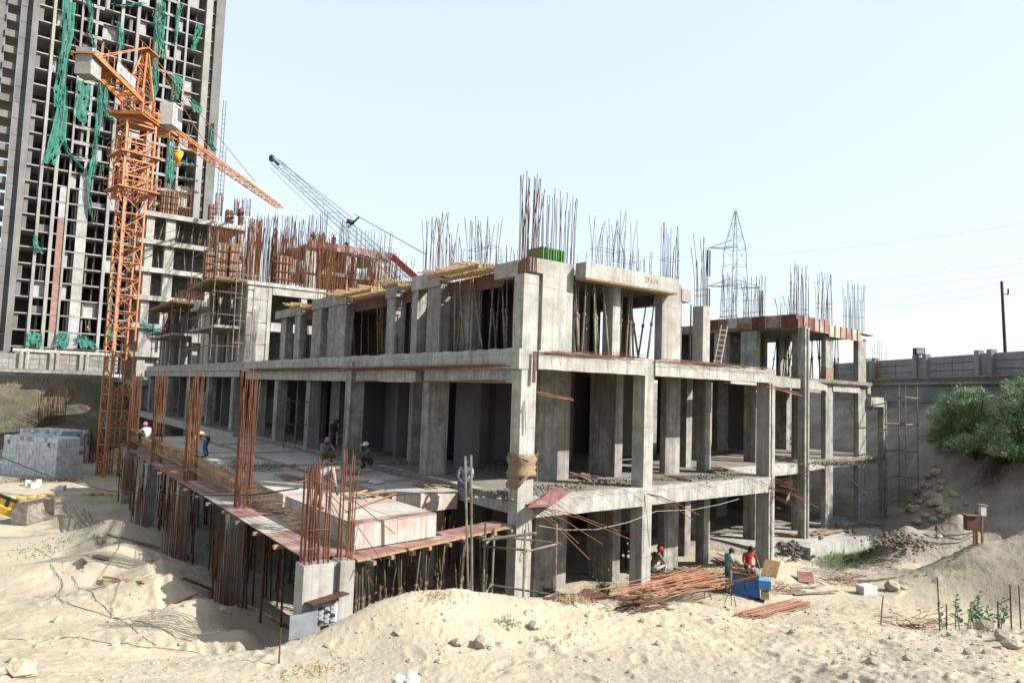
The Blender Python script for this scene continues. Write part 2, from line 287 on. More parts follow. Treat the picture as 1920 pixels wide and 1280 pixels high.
# ---------------------------------------------------------------- building pieces
def rough_bar(b,p,q,w,h,step=.35,j=.025,mi=0):
    """fascia beam from p to q (top edge line, outer face), w inward (left of direction), h downward, with an uneven top arris"""
    p=np.array(p,float);q=np.array(q,float);d=q-p;L=np.linalg.norm(d);d/=L;n=max(2,int(L/step));nrm=np.array([-d[1],d[0],0])
    k=len(b.v)
    for i in range(n+1):
        c=p+d*L*i/n;ju=random.uniform(-j,j);jo=random.uniform(-j,j)*.6
        b.v.append(tuple(c+np.array([0,0,ju])+nrm*jo*-1));b.v.append(tuple(c+nrm*w+np.array([0,0,ju*.3])))
        b.v.append(tuple(c+nrm*w-np.array([0,0,h])));b.v.append(tuple(c-np.array([0,0,h+random.uniform(-j,j)*.3])))
    for i in range(n):
        a=k+4*i
        for s in range(4):
            t=(s+1)%4;b.f.append((a+s,a+4+s,a+4+t,a+t));b.m.append(mi)
    b.f.append((k,k+1,k+2,k+3));b.f.append((k+4*n+3,k+4*n+2,k+4*n+1,k+4*n));b.m+=[mi,mi]
    return b
def bars(x0,y0,x1,y1,z0,h,n,spread=.04,r=.013,parent=None,mi=None,ties=True,uneven=.35,name='starter_bars',sag=0):
    """bundle of vertical reinforcing bars rising from a rectangle"""
    b=B();per=2*((x1-x0)+(y1-y0))
    for i in range(n):
        t=(i+random.uniform(-.3,.3))/n*per%per
        a,c=x1-x0,y1-y0
        if t<a: x,y=x0+t,y0
        elif t<a+c: x,y=x1,y0+t-a
        elif t<2*a+c: x,y=x1-(t-a-c),y1
        else: x,y=x0,y1-(t-2*a-c)
        hh=h*random.choice((1,1,1-uneven*.5,1-uneven,.98))*random.uniform(.94,1.03)
        lx,ly=random.gauss(0,spread),random.gauss(0,spread)
        m=(x+lx*.25*hh,y+ly*.25*hh,z0+hh*.5)
        b.tube((x,y,z0-.3),m,r,4,cap=False);b.tube(m,(x+lx*hh,y+ly*hh,z0+hh),r*.95,4)
    if ties:
        for zt in np.arange(.12,min(h*.45,1.3),.3 if h<3 else .45):
            if random.random()<.42:
                z=z0+zt+random.uniform(-.05,.05);q=[(x0,y0,z),(x1,y0,z+.02),(x1,y1,z),(x0,y1,z-.02),(x0,y0,z)];b.path(q,.007,4)
    return b.build(name,mi or m_rust,parent,kind='stuff')
def column(parent,x,y,wx,wy,z0,z1,m=None,name='column'):
    b=B();b.box(x,y,z0,x+wx,y+wy,z1);o=b.build(name,m or m_conc,parent)
    return o
def prop(x,y,z0,z1,lean=None,group=None,label=None,kind='prop',m=None,r=.03):
    lx,ly=lean if lean else (random.gauss(0,.06),random.gauss(0,.06))
    h=z1-z0
    key=(kind,m.name if m else '',r)
    if key not in PM:
        b=B();b.tube((0,0,0),(0,0,.56),r*1.15,6);b.tube((0,0,.54),(0,0,1),r*.85,6);b.tube((0,0,.525),(0,0,.575),r*1.8,6);b.tube((0,0,0),(0,0,.006),r*2.4,6)
        PM[key]=b.mesh(kind,m or m_prop,True)
    v=Vector((lx*h,ly*h,h));o=inst(kind,PM[key],None,(x,y,z0));o.rotation_euler=v.to_track_quat('Z','Y').to_euler();o.scale=(1,1,v.length)
    return tag(o,label,'prop',group)
PM={}
# ---------------------------------------------------------------- main frame building
G0=-4.4
main=thing('frame_building','unfinished grey concrete frame building with open storeys in the middle of the site','building')
COLS=[('C0',0,0,.58,.46),('C2',5.5,.05,.46,.56),('C3',13.3,.2,.4,.62),('A',3.1,2.9,1.5,.35),('Bp',6.8,2.7,.4,1.46),('D',9.5,2.5,.9,.3),('E',12.8,4.1,.4,.44),('F',12,2.45,.41,.43),('H',18.5,4.3,.26,.7),('G',22.8,9.8,1.06,.4),
 ('La',.25,5.85,.86,.5),('Lb',-.25,11.7,.64,.56),('Lc',1.7,9.7,.52,.3),('i1',2.6,6.4,.35,1.3),('i2',5.2,8.5,1.3,.35),('i3',9,8,.4,1.2),('i4',3.4,14,1.2,.4),('i5',8.2,14,.4,1.4),('i6',13.5,9,1.2,.35),('i7',16.2,9.5,.4,1.2),('i8',12.5,15,1.1,.4),
 ('Ld',.1,17.4,.6,.5),('Le',.1,22.2,.55,.6),('Lf',2.6,19.5,.4,1.2),('Lg',.1,26.0,.6,.5),('i9',3.5,24,.4,1.4),('i10',6,20,1.2,.4),
 ('R1',16.2,6,.4,.9),('R2',20,8.5,.35,1.0),('R3',26,9,1.0,.35),('R4',29,9,.4,.9)]
for n,x,y,wx,wy in COLS: column(main,x,y,wx,wy,G0,4.2 if n not in('C0','C2','C3') else 4.46,m_conc_shade if n[0]=='i' else m_conc2 if n[0]=='C' else m_conc)  # inner columns take the concrete with shade painted in
# right block columns
for x,y,wx,wy,t in ((21.2,3.2,.42,.4,7.05),(22.9,4.6,.35,.38,7.05),(24.9,4.1,.78,.28,7.05),(28.8,4.2,.94,.3,7.05)): column(main,x,y,wx,wy,G0,t,m_conc)
cl=column(main,31.3,3.9,.42,.36,G0,3.35)
# pilaster ribs that project on the big piers
b=B();b.box(13.42,.16,G0,13.54,.2,4.4);b.build('pilaster',m_conc,main)
b=B();b.box(21.38,3.14,G0,21.5,3.2,7.0);b.build('pilaster',m_conc,main)
# back walls deep inside, added to block light entering from behind
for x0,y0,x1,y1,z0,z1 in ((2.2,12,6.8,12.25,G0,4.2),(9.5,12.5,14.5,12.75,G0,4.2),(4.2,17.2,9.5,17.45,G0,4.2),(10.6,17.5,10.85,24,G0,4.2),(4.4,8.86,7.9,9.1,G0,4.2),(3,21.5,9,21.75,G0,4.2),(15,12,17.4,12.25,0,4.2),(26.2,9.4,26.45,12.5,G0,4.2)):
    b=B();b.box(x0,y0,z0,x1,y1,z1);b.build('shear_or_blocker_wall',m_conc_shade,main)
for x0,y0,x1,y1,z0,z1 in ((14.6,9,14.85,28,G0,-.2),(14.6,10,14.85,28,0,4.2),(2,27.6,14.5,27.85,G0,4.2),(3.2,10.4,3.45,16,0,4.2),(1.5,15.2,3.1,15.4,0,4.2),(1.6,23.2,3.4,23.4,0,4.2),(17.6,9.8,22,10.05,0,4.2)):  # enclosing walls added to shut daylight out of the open back
    b=B();b.box(x0,y0,z0,x1,y1,z1);b.build('shear_or_blocker_wall',m_conc_shade,main)
# first slab: plates and edge beams
b=B();b.prism([(.02,.32),(13.9,.32),(13.9,3.9),(31.6,3.9),(31.6,14),(15,18),(15,28),(.02,28)],-.17,-.004);b.build('floor_slab',m_rough,main)
def fascia(p,q,h,w=.35,m=None,name='edge_beam',j=.03):
    b=B();rough_bar(b,p,q,w,h,j=j);return b.build(name,m or m_conc2,main)
fascia((.58,.02,0),(5.5,.02,0),.62);fascia((5.96,.06,.0),(13.3,.1,0),.60);fascia((13.7,2.9,-.02),(21.2,3.5,-.02),.55);fascia((21.62,3.6,-.02),(24.9,4.15,-.02),.5);fascia((25.68,4.2,-.02),(28.8,4.25,-.02),.48);fascia((29.74,4.2,-.02),(31.4,4.1,-.02),.45)
fascia((.04,28,0),(.04,.46,0),.5,.3);fascia((13.72,.2,-.01),(13.85,3.0,-.01),.5,.3)
# second slab
b=B();b.prism([(-.05,.36),(13.8,.36),(13.8,3.6),(30,3.95),(30,13),(15,16),(15,28.6),(-.05,28.6)],4.24,4.44);b.build('floor_slab',m_rough,main)
fascia((.6,-.06,4.45),(5.5,-.03,4.45),.58,.4);fascia((5.96,.0,4.45),(13.3,.08,4.45),.57,.4);fascia((13.7,2.4,4.35),(21.2,3.4,4.33),.5);fascia((21.62,3.5,4.33),(24.9,4.0,4.3),.5);fascia((25.6,4.05,4.3),(28.8,4.1,4.28),.5);fascia((29.74,4.1,4.2),(30.1,4.1,4.2),.45)
fascia((29.8,3.92,3.55),(31.3,3.88,3.55),.55,.3)
fascia((-.1,62,4.47),(-.1,28.7,4.47),.55,.35);fascia((-.12,28.6,4.47),(-.12,-.02,4.47),.62,.4)
fascia((-.05,28,3.84),(-.05,6.4,3.84),.46,.3);fascia((-.0,5.85,3.84),(-.0,.46,3.84),.42,.3)
b=B();b.box(.34,-.13,3.45,.44,-.09,4.4);b.build('corner_batten',m_plyr,main)
# far left stretch of the podium
for y,w in ((31,.6),(37.5,.6),(44,.6),(52,.6),(60.5,.7)):
    column(main,.1,y,.55,w,G0,4.0);column(main,4.6,y+1,1.3,.4,G0,4.0)
b=B();b.prism([(-.04,28.7),(14,28.7),(14,62),(-.04,62)],4.22,4.42);b.build('floor_slab',m_rough,main)
b=B();b.prism([(-.5,28.05),(14,28.05),(14,62),(-.5,62)],-.2,-.01);b.build('floor_slab',m_rough,main)
fascia((-.55,62,0),(-.55,28.1,0),.55,.3);fascia((-.05,61.9,3.9),(-.05,29.3,3.9),.4,.3)
b=B();b.box(8,29,G0,8.3,61,4.2);b.build('shear_or_blocker_wall',m_conc_shade,main)
b=B();b.box(.7,36,0,4.5,36.25,4.1);b.build('shear_or_blocker_wall',m_conc_shade,main)
b=B();b.box(.7,43,0,4.5,43.25,4.1);b.build('shear_or_blocker_wall',m_conc_shade,main)
b=B();b.box(.7,50,0,7,50.25,4.1);b.build('shear_or_blocker_wall',m_conc_shade,main)
# ground slab edge in front of the right block
b=B();b.prism([(19.4,1.85),(27.0,1.95),(30,4),(30,6),(17,6),(17,3.0),(19.3,3.0)],-4.9,-3.86);b.build('footing',m_conc2,main)
b=B();rough_bar(b,(16.4,2.7,-3.9),(19.38,2.7,-3.9),.35,.8);b.build('footing',m_conc,main)
# ---- upper storey, front block
Z2,Z3=4.44,7.42
u0=column(main,0,.02,.58,.48,Z2,6.76,m_conc2)
bars(.06,.08,.52,.44,6.76,3.2,22,.035,.015,u0)
U=[(1.0,.35,1.29,.35,7.38),(4.35,.55,.36,.5,7.0),(6.67,.35,1.05,.35,7.36),(2.3,1.2,.3,1.3,7.1),(3.2,3.2,1.4,.3,7.1),(5.6,3.4,.35,1.3,7.1),(7.6,3,.3,1.2,7.1),(1.2,4.6,.3,1.2,7.1),
 (.3,5.4,.45,.95,7.0),(.3,7.1,.4,.45,7.0),(.35,9.0,.45,.8,7.0),(.8,.75,.3,.85,7.1),(.3,13.9,.4,2.1,7.05),(.3,16.9,.35,1.2,7.05),(2.2,9.4,1.2,.3,7.1),(3,13,.3,1.5,7.1),(.35,20,.4,.8,7.0),(4,17,1.4,.3,7.1),(.5,22.6,.4,.9,7.0)]
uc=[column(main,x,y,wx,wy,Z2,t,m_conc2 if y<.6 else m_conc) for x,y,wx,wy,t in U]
c9=column(main,9.1,.4,.42,.5,Z2,6.72,m_conc2);bars(9.15,.45,9.47,.85,6.72,2.9,12,.03,.014,c9)
for x0,y0,x1,y1 in ((1.4,6.2,6.5,6.4),(1,10.6,6,10.8),(7.2,4.3,7.4,9),(3.5,4.6,3.7,6),(1.5,18.8,6,19),(8,16.1,8.2,22)):  # inner walls added to close the upper storey to light from behind
    b=B();b.box(x0,y0,Z2,x1,y1,7.15);b.build('partition_or_blocker_wall',m_conc_shade,main)
b=B();b.prism([(.55,.72),(7.7,.72),(8.25,1.4),(8.25,24),(.7,24),(.7,8.9),(1.6,7.8),(1.6,5.2),(1.2,4.0),(1.1,1.0)],7.12,7.3);rs=b.build('roof_slab',m_rough,main)
def ubeam(x0,y0,z0,x1,y1,z1,m=None):
    b=B();b.box(x0,y0,z0,x1,y1,z1);return b.build('roof_beam',m or m_conc2,main)
b=B();rough_bar(b,(2.4,-.12,7.43),(7.0,-.12,7.43),.5,.52,j=.012);b.build('roof_beam',m_conc2,main)
b=B();b.box(2.42,-.1,6.87,6.98,.34,6.9);b.build('beam_soffit_board',m_wood,main)
ubeam(.42,.3,6.9,.99,.72,7.36);ubeam(7.73,.32,6.75,8.3,.7,7.22);ubeam(.28,.74,6.8,.55,2.0,7.3)
ubeam(.24,5.38,6.96,.72,7.56,7.52);ubeam(.24,13.8,6.98,.75,18.15,7.5,m_conc);ubeam(.3,8.9,6.85,.7,9.9,7.3,m_conc);ubeam(8.0,1.2,6.75,8.4,8,7.3,m_conc);ubeam(.3,19.8,6.9,.75,24,7.35,m_conc)
for y0,y1 in ((2.0,5.36),(7.6,8.9),(9.92,13.78),(18.2,19.8)):
    b=B();b.box(.62,y0,6.62,.66,y1,7.1);b.build('beam_form',m_plyr,main)
    # timber joists of the balcony soffit form, each a lath
    x0,x1=-.75,1.5
    for k,yy in enumerate(np.arange(y0+.12,y1,.23)):
        b=B();j=random.uniform(-.25,.25);b.beam((x0+j,yy,7.3+random.uniform(-.02,.03)),(x1+j*.4,yy+random.uniform(-.06,.06),7.34),.06,.045);b.build('joist',m_wood,main)
    b=B();b.box(-.35,y0,7.12,-.26,y1,7.24);b.box(.3,y0,7.1,.4,y1,7.22);b.build('bearer',m_wood,main)
# roof reinforcement bundles (front block): pixel column, foot row, top row, plane
def pbars(p0,p1,foot,top,n,pl,parent=main,spread=.04,m=None,r=.013,dep=.35,uneven=.35):
    a=P(p0,foot,**pl);c=P(p1,foot,**pl);t=P((p0+p1)/2,top,**pl)
    x0,x1=sorted((a[0],c[0]));y0,y1=sorted((a[1],c[1]))
    if x1-x0<.05:x1=x0+dep
    if y1-y0<.05:y1=y0+dep
    return bars(x0,y0,x1,y1,min(a[2],c[2]),t[2]-a[2],n,spread,r,parent,m,uneven=uneven)
pbars(1018,1078,492,360,24,dict(y=.5),spread=.02)
pbars(1118,1165,500,408,16,dict(y=1.5),spread=.13);pbars(1160,1195,505,395,8,dict(y=1.2),spread=.1)
pbars(1251,1274,535,418,16,dict(y=.6),spread=.02)
pbars(1180,1222,515,465,12,dict(y=.8),spread=.04,uneven=.6)
pbars(792,835,508,395,24,dict(x=.6),spread=.06);pbars(836,854,512,438,10,dict(x=.6),spread=.04)
pbars(876,900,500,402,14,dict(x=.7),spread=.07);pbars(902,918,498,410,6,dict(x=.7),spread=.05);pbars(925,950,498,455,8,dict(x=.9),spread=.05)
pbars(735,762,535,480,10,dict(x=.6),spread=.05);pbars(590,640,545,470,18,dict(x=1.2),spread=.05)
for k in range(36):   # short starter bars across the roof slab edge
    pass
b=B()
for k in range(70):
    x=random.uniform(1.2,8.0);y=random.choice((.9,1.4,2.5,4,6,9))+random.uniform(-.1,.1);h=random.uniform(.35,.9);b.tube((x,y,7.28),(x+random.gauss(0,.05),y+random.gauss(0,.05),7.3+h),.009,4)
b.build('slab_bars',m_rustd,main,kind='stuff')
_a=P(1016,490,y=3.4);_c=P(1058,470,y=3.4);b=B();b.box(_a[0],3.4,_a[2]-.55,_c[0],4.3,_c[2]);
gc=b.build('water_tank',m_greenp);tag(gc,'small bright green box among the rods on the roof slab','tank')
for k in range(9):
    _x=_a[0]+(_c[0]-_a[0])*k/8.5;b=B();b.box(_x,3.36,_a[2]-.5,_x+.05,3.4,_c[2]-.03);b.build('rib',m_greenp,gc)
# ---- right block roof: red film formwork panels
def form_band(p,q,z0,z1,step=.62,depth=.35,m=None):
    p=np.array(p,float);q=np.array(q,float);L=np.linalg.norm(q-p);n=max(1,int(L/step));d=(q-p)/L;nr=np.array([d[1],-d[0]])
    for i in range(n):
        a=p+d*L*i/n;c=p+d*L*(i+1)/n-d*.02
        b=B();mid=(a+c)/2-nr*(-.02)
        b.obox((*mid,(z0+z1)/2),(*(d*L/n/2-d*.012),0),(*(nr*.012),0),(0,0,(z1-z0)/2));b.build('form_panel',random.choice((m_ply,m_ply2,m_plyr,m_ply2,m_ply)),main)
        b=B();s=a+nr*.055;b.obox((*s,(z0+z1)/2),(*(d*.028),0),(*(nr*.03),0),(0,0,(z1-z0)/2+.03));b.build('form_stud',m_wood,main)
b=B();b.prism([(21.0,3.62),(28.9,4.15),(28.9,12.6),(21.0,12.6)],7.02,7.5);b.build('roof_slab',m_rough,main)
form_band((20.95,3.5),(24.8,3.88),7.0,7.7);form_band((24.8,3.9),(28.95,4.05),6.86,7.5);form_band((20.92,7.1),(20.92,3.5),7.08,7.74,.75);form_band((20.98,9.0),(20.98,7.2),7.18,7.76,.6)
for x,y,wx,wy in ((21.05,6.0,.4,1.0),(21.05,8.0,.4,.8),(22.9,9.0,1.2,.3),(25.2,8.2,.35,1.1),(27.6,8.6,1.2,.3)): column(main,x,y,wx,wy,4.2,7.0)
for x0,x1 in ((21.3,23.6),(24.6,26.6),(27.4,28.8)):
    b=B();b.box(x0,12.2,4.2,x1,12.4,7.0);b.build('partition_or_blocker_wall',m_conc_shade,main)
for x,y,wx,wy in ((24.9,4.1,.78,.28),(22.9,4.6,.35,.38)):
    b=B();e=.03;b.box(x-e,y-e,4.35,x+wx+e,y+wy+e,5.15,j=.03);o=b.build('hessian_wrap',m_hess);tag(o,'brown sacking round the foot of the second front column of the right block' if x>24 else 'dark brown sacking low on the column behind the right block corner','cloth')
b=B();b.beam((28.7,4.2,7.35),(30.1,4.1,7.3),.5,.05);b.build('form_platform',m_wood,main)
pbars(1352,1375,596,512,16,dict(x=21.3),spread=.03);pbars(1392,1428,596,515,24,dict(x=21.3),spread=.04);pbars(1455,1485,590,552,12,dict(x=21.4),spread=.12)
pbars(1490,1517,590,496,24,dict(y=3.7),spread=.02);pbars(1541,1561,600,510,18,dict(y=4.1),spread=.04);pbars(1592,1621,612,529,24,dict(y=4.3),spread=.02)
pbars(1647,1664,742,635,10,dict(y=4.0),m=m_rust,spread=.02)
# ---- starter bars and loose bars along slab edges
def fringe(p,q,n,length,droop,outward,r=.009,m=None,along=0,name='edge_bars',jz=.05):
    b=B();p=np.array(p,float);q=np.array(q,float);o=np.array(outward,float);d=(q-p)/np.linalg.norm(q-p)
    for i in range(n):
        a=p+(q-p)*random.random();a[2]+=random.uniform(-jz,jz);l=length*random.uniform(.4,1.1)
        dirv=o*random.uniform(.4,1)+d*random.gauss(along,.5);dirv/=np.linalg.norm(dirv)
        e=a+dirv*l;e[2]-=droop*l*random.uniform(.2,1.3);mid=(a+e)/2;mid[2]+=.06*l
        b.path([a,mid,e],r,4)
    return b.build(name,m or m_rustd,main,kind='stuff')
fringe((.6,-.1,4.44),(13.3,.0,4.44),20,.8,.5,(0,-1,0),.005,along=1.2);fringe((.6,0,.0),(13.3,.05,0),26,.9,.5,(0,-1,0),.005,along=1.2)
fringe((13.7,3,.0),(31,4,0),18,.8,.5,(0,-1,0),.006,along=1.2);fringe((13.7,2.7,4.35),(30,4,4.3),18,.8,.5,(0,-1,0),.006,along=1.2)
def lay(p,q,n,w,h,r=.011,m=None,name='laid_bars',parent=main,jl=.15):
    """bundle of bars lying more or less along a line"""
    b=B();p=np.array(p,float);q=np.array(q,float);d=(q-p);L=np.linalg.norm(d);d/=L;s=np.array([-d[1],d[0],0])
    for i in range(n):
        a0=random.uniform(0,jl)*L;a1=L-random.uniform(0,jl)*L;o1=random.uniform(-w,w);o2=o1+random.gauss(0,w*.35);zz=random.uniform(0,h)
        a=p+d*a0+s*o1+np.array([0,0,zz]);e=p+d*a1+s*o2+np.array([0,0,zz+random.gauss(0,h*.3)]);mid=(a+e)/2+np.array([0,0,random.uniform(-.3,.3)*h])
        b.path([a,mid,e],r,4)
    return b.build(name,m or m_rusto,parent,kind='stuff')
lay((-.22,.2,3.9),(-.3,13,3.84),26,.14,.1);lay((-.25,12,3.9),(-.3,27,3.88),22,.13,.1)
lay((-.3,6.2,3.38),(-.15,.3,3.46),6,.04,.05);lay((-.3,8.8,3.4),(-.2,11.5,3.36),4,.05,.04)
lay((.4,-.12,4.32),(5.4,-.12,4.44),7,.05,.1,m=m_rust,r=.009);lay((5.2,-.1,4.4),(13.2,-.02,4.4),11,.12,.14,m=m_rust,r=.009,jl=.5)
for (px,py,qx,qy,pl) in ((1005,735,1080,752,dict(y=-.3)),(1010,742,1065,752,dict(y=-.4)),(1435,725,1510,745,dict(y=.0)),(1440,722,1505,740,dict(y=-.1))):
    lay(P(px,py,**pl),P(qx,qy,y=pl['y']-.9),5,.06,.05,r=.012)
# bars sticking out of the corner column joint and others at slab one
for a,qs in (((985,945),((1130,1020),(1085,1018),(1105,1048),(1180,1010),(1160,995),(1075,985))),((1212,925),((1300,975),(1270,950),(1310,965))),((1440,915),((1510,935),(1535,952),(1500,920)))):
    for q in qs:
        s=P(*a,y=.0);e=P(*q,y=-1.2)
        b=B();b.path([s,(s+e)/2+np.array([0,0,.12]),e],.013,4);b.build('bent_bar',m_rust,main)
lay(P(1450,905,y=.1),P(1490,915,y=-.6),16,.25,.2,r=.011,m=m_rust);lay(P(1452,935,y=.1),P(1480,948,y=-.6),10,.2,.15,r=.011,m=m_rust)
# painted survey figures on the roof beam and on the corner column
def text(s,loc,rot,size,m,name,parent):
    cu=bpy.data.curves.new(name,'FONT');cu.body=s;cu.size=size;cu.extrude=.002;cu.align_x='CENTER';cu.align_y='CENTER'
    t=bpy.data.objects.new(name,cu);C.objects.link(t);dg=bpy.context.evaluated_depsgraph_get();me=bpy.data.meshes.new_from_object(t.evaluated_get(dg));bpy.data.objects.remove(t)
    me.materials.clear();me.materials.append(m);return inst(name,me,parent,loc,rot)
m_ochre=flat('ochre_chalk',(.50,.38,.14),.9)
text('27.6.14',(5.55,-.145,7.2),(R(90),0,0),.24,m_ochre,'painted_date',main)
text('G4',(.3,-.006,-1.75),(R(90),0,0),.3,m_ochre,'painted_mark',main)
text('D2',(3.6,2.89,-1.2),(R(90),0,0),.2,m_ochre,'painted_mark',main)
# hessian wrapped round the foot of the corner column
b=B();n=9
for k in range(n):
    z=.15+1.15*k/(n-1);e=.02+.03*math.sin(k*2.1)+.02*random.random()
    lo=.45*(1-k/(n-1)) if k<3 else 0
    b.v+=[(-e,.49+e,z+lo*.2),(-e,-e,z+lo*.3),(.3,-e-.03,z+lo),(.6+e,-e,z+lo*1.6),(.61+e,.4,z+lo)]
for k in range(n-1):
    for i in range(4): b.f.append((k*5+i,k*5+i+1,k*5+5+i+1,k*5+5+i));b.m.append(0)
hs=b.build('hessian_wrap',m_hess,None,True);tag(hs,'brown sacking tied round the foot of the corner column','cloth')
b=B();b.path([(-.06,.5,1.3),(-.05,-.07,1.22),(.3,-.1,1.12),(.65,-.07,1.3)],.018,5);b.build('rope',m_hess,hs)
# ---------------------------------------------------------------- formwork deck in front of the left facade
deck=thing('formwork_deck','plywood formwork deck with red edges on props left of the corner column','formwork',(-6,0,-.8))
deck.location=(0,0,0)
ZT,ZL=-.15,-.75
# ledge boards (beam soffit forms): left edge and slanting front edge
def board(p,q,w,z,m,name='ledge_board',t=.022,out=None):
    p=np.array(p,float);q=np.array(q,float);d=(q-p)/np.linalg.norm(q-p);n=np.array([-d[1],d[0]]) if out is None else np.array(out)
    b=B();b.prism([tuple(p),tuple(q),tuple(q+n*w),tuple(p+n*w)],z-t,z);return b.build(name,m,deck)
def eL(y): return -6.78+.016*(y+.65)
ys=[-1.0,2.1,4.5,6.95,9.4,11.9,14.3,16.8,19.2,21.7,24.1,26.5,28.7]
for i in range(len(ys)-1):
    z=ZL+random.uniform(-.008,.008);b=B();b.prism([(eL(ys[i]),ys[i]),(-5.5,ys[i]),(-5.5,ys[i+1]-.015),(eL(ys[i+1]),ys[i+1]-.015)],z-.024,z);b.build('ledge_board',random.choice((m_ply,m_ply2)),deck)
FP,FQ=np.array([-5.75,-1.5]),np.array([.0,.12]);fd=(FQ-FP)/np.linalg.norm(FQ-FP);fn=np.array([-fd[1],fd[0]])
for i in range(5):
    a=FP+(FQ-FP)*i/5;c=FP+(FQ-FP)*((i+1)/5)-fd*.012;z=ZL-.028+random.uniform(-.006,.006)
    b=B();b.prism([tuple(a),tuple(c),tuple(c+fn*.85),tuple(a+fn*.85)],z-.024,z);b.build('ledge_board',m_ply,deck)
# edge battens and cross bearers whose ends show below
b=B();b.beam((*FP,ZL-.075),(*FQ,ZL-.075),.06,.045);b.build('edge_batten',m_wood,deck)
for k in range(9):
    a=FP+(FQ-FP)*(k+.5)/9;e=a-fn*random.uniform(.05,.25);f=a+fn*1.1
    b=B();b.beam((*e,ZL-.14),(*f,ZL-.14),.09,.09);b.build('bearer',m_wood if k%2 else m_woodg,deck)
for k in range(16):
    y=.8+k*1.75;b=B();b.beam((eL(y)-random.uniform(.05,.3),y,ZL-.09),(-5.2,y+.05,ZL-.09),.09,.09);b.build('bearer',m_wood if k%3==0 else m_woodg,deck)
# box tops: sheets of plywood on raised soffit boxes, with gaps where beams will be cast
def boxform(poly,zt=ZT,zb=ZL,msides=m_ply2,holes=True):
    n=len(poly)
    for i in range(n):
        p=np.array(poly[i]);q=np.array(poly[(i+1)%n]);L=np.linalg.norm(q-p)
        if L<.1:continue
        k=max(1,round(L/1.6));d=(q-p)/L;nr=np.array([d[1],-d[0]])
        for j in range(k):
            a=p+d*L*j/k;c=p+d*(L*(j+1)/k-.012);b=B();mm=(a+c)/2
            b.obox((*mm,(zt+zb)/2-.01),(*((c-a)/2),0),(*(nr*.012),0),(0,0,(zt-zb)/2-.013));b.build('side_panel',msides,deck)
def sheets(x0,x1,y0,y1,zt=ZT,clip=None,red=0):
    nx=max(1,round((x1-x0)/1.25));ny=max(1,round((y1-y0)/2.2))
    for i in range(nx):
        for j in range(ny):
            g=.012;a0=x0+(x1-x0)*i/nx;a1=x0+(x1-x0)*(i+1)/nx-g;b0=y0+(y1-y0)*j/ny;b1=y0+(y1-y0)*(j+1)/ny-g
            z=zt+random.uniform(-.004,.012);b=B()
            if clip:
                k0=clip(a0);k1=clip(a1)
                b.prism([(a0,max(b0,k0)),(a1,max(b0,k1)),(a1,b1),(a0,b1)],z-.018,z)
            else: b.box(a0,b0,z-.018,a1,b1,z)
            b.build('plywood_sheet',m_ply if random.random()<red else m_ply2,deck)
cf=lambda x:-.78+(x+5.5)*.175
boxform([(-5.5,-.76),(-2.98,-.33),(-2.98,4.1),(-5.5,4.1)],msides=m_plys);sheets(-5.5,-2.98,-.76,4.1,clip=cf,red=.12)
# red strip along the front arris
b=B();b.prism([(-5.49,-.75),(-2.99,-.32),(-2.99,.02),(-5.49,-.35)],ZT+.013,ZT+.017);b.build('edge_strip',m_ply,deck)
segs=[4.5,10.9,11.3,17.6,18.0,23.2,23.6,28.4]
for a,c in zip(segs[::2],segs[1::2]):
    boxform([(-5.45,a),(-3.05,a),(-3.05,c),(-5.45,c)],msides=m_plys);sheets(-5.45,-3.05,a,c,red=.05)
boxform([(-2.6,2.95),(-.12,3.1),(-.12,5.6),(-2.6,5.6)],msides=m_plys);sheets(-2.6,-.12,3.0,5.6,red=.1)
segs=[6.3,11.4,11.9,17.2,17.8,22.0,22.7,27.8]
for a,c in zip(segs[::2],segs[1::2]):
    boxform([(-2.65,a),(-.32,a),(-.32,c),(-2.65,c)]);sheets(-2.65,-.32,a,c)
for x0,y0,x1,y1 in ((-3.03,-.2,-2.67,28.4),(-5.45,4.12,-3.04,4.48),(-5.45,10.92,-3.07,11.28),(-5.45,17.62,-3.07,17.98),(-2.62,5.62,-.1,6.28),(-2.63,11.42,-.3,11.88),(-2.63,17.22,-.3,17.78),(-.3,5.9,-.06,28)):
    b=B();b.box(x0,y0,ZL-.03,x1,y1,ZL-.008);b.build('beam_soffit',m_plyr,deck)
# perimeter columns under the deck
for y in (5.9,13.0,19.9,26.8):
    cc=column(main,-6.55,y,.45,.55,G0,-.79);bars(-6.35,y+.02,-5.95,y+.5,-.8,4.35,22,.014,.0155,cc,m_rust,uneven=.3)
fx=lambda q:float(P(q,1060,y=-1.5)[0])
c1=column(main,fx(570),-1.5,fx(626)-fx(570),.5,G0,-.80,m_conc2);c2=column(main,fx(638),-1.52,fx(665)-fx(638),.5,G0,-.80,m_conc2);b=B();b.box(fx(626),-1.4,G0,fx(638),-1.1,-.82);b.build('column',m_conc,main)
bars(fx(574),-1.42,fx(588),-1.1,-.8,2.2,9,.012,.016,c1,m_rust,ties=False,uneven=.15);bars(fx(600),-1.44,fx(618),-1.1,-.8,2.3,10,.02,.016,c1,m_rust,ties=False,uneven=.15);bars(fx(642),-1.45,fx(661),-1.1,-.8,2.5,10,.02,.016,c2,m_rust,ties=False,uneven=.3)
for zz in (-.45,-.05):
    b=B();b.path([(fx(572),-1.46,zz),(fx(596),-1.48,zz+.02),(fx(620),-1.46,zz-.02)],.01,4);b.build('tie_bar',m_rust,c1)
for q in ((700,1098),(668,1080),(715,1050),(740,1000),(690,940),(560,905)):
    s=P(600,905,x=-5.9);e=P(*q,y=-1.65 if q[1]>940 else -.2);b=B();b.path([s,(s+e)/2+np.array([0,0,.12]),e],.012,4);b.build('bent_bar',m_rust if q[0]>690 else m_rusto,c2)
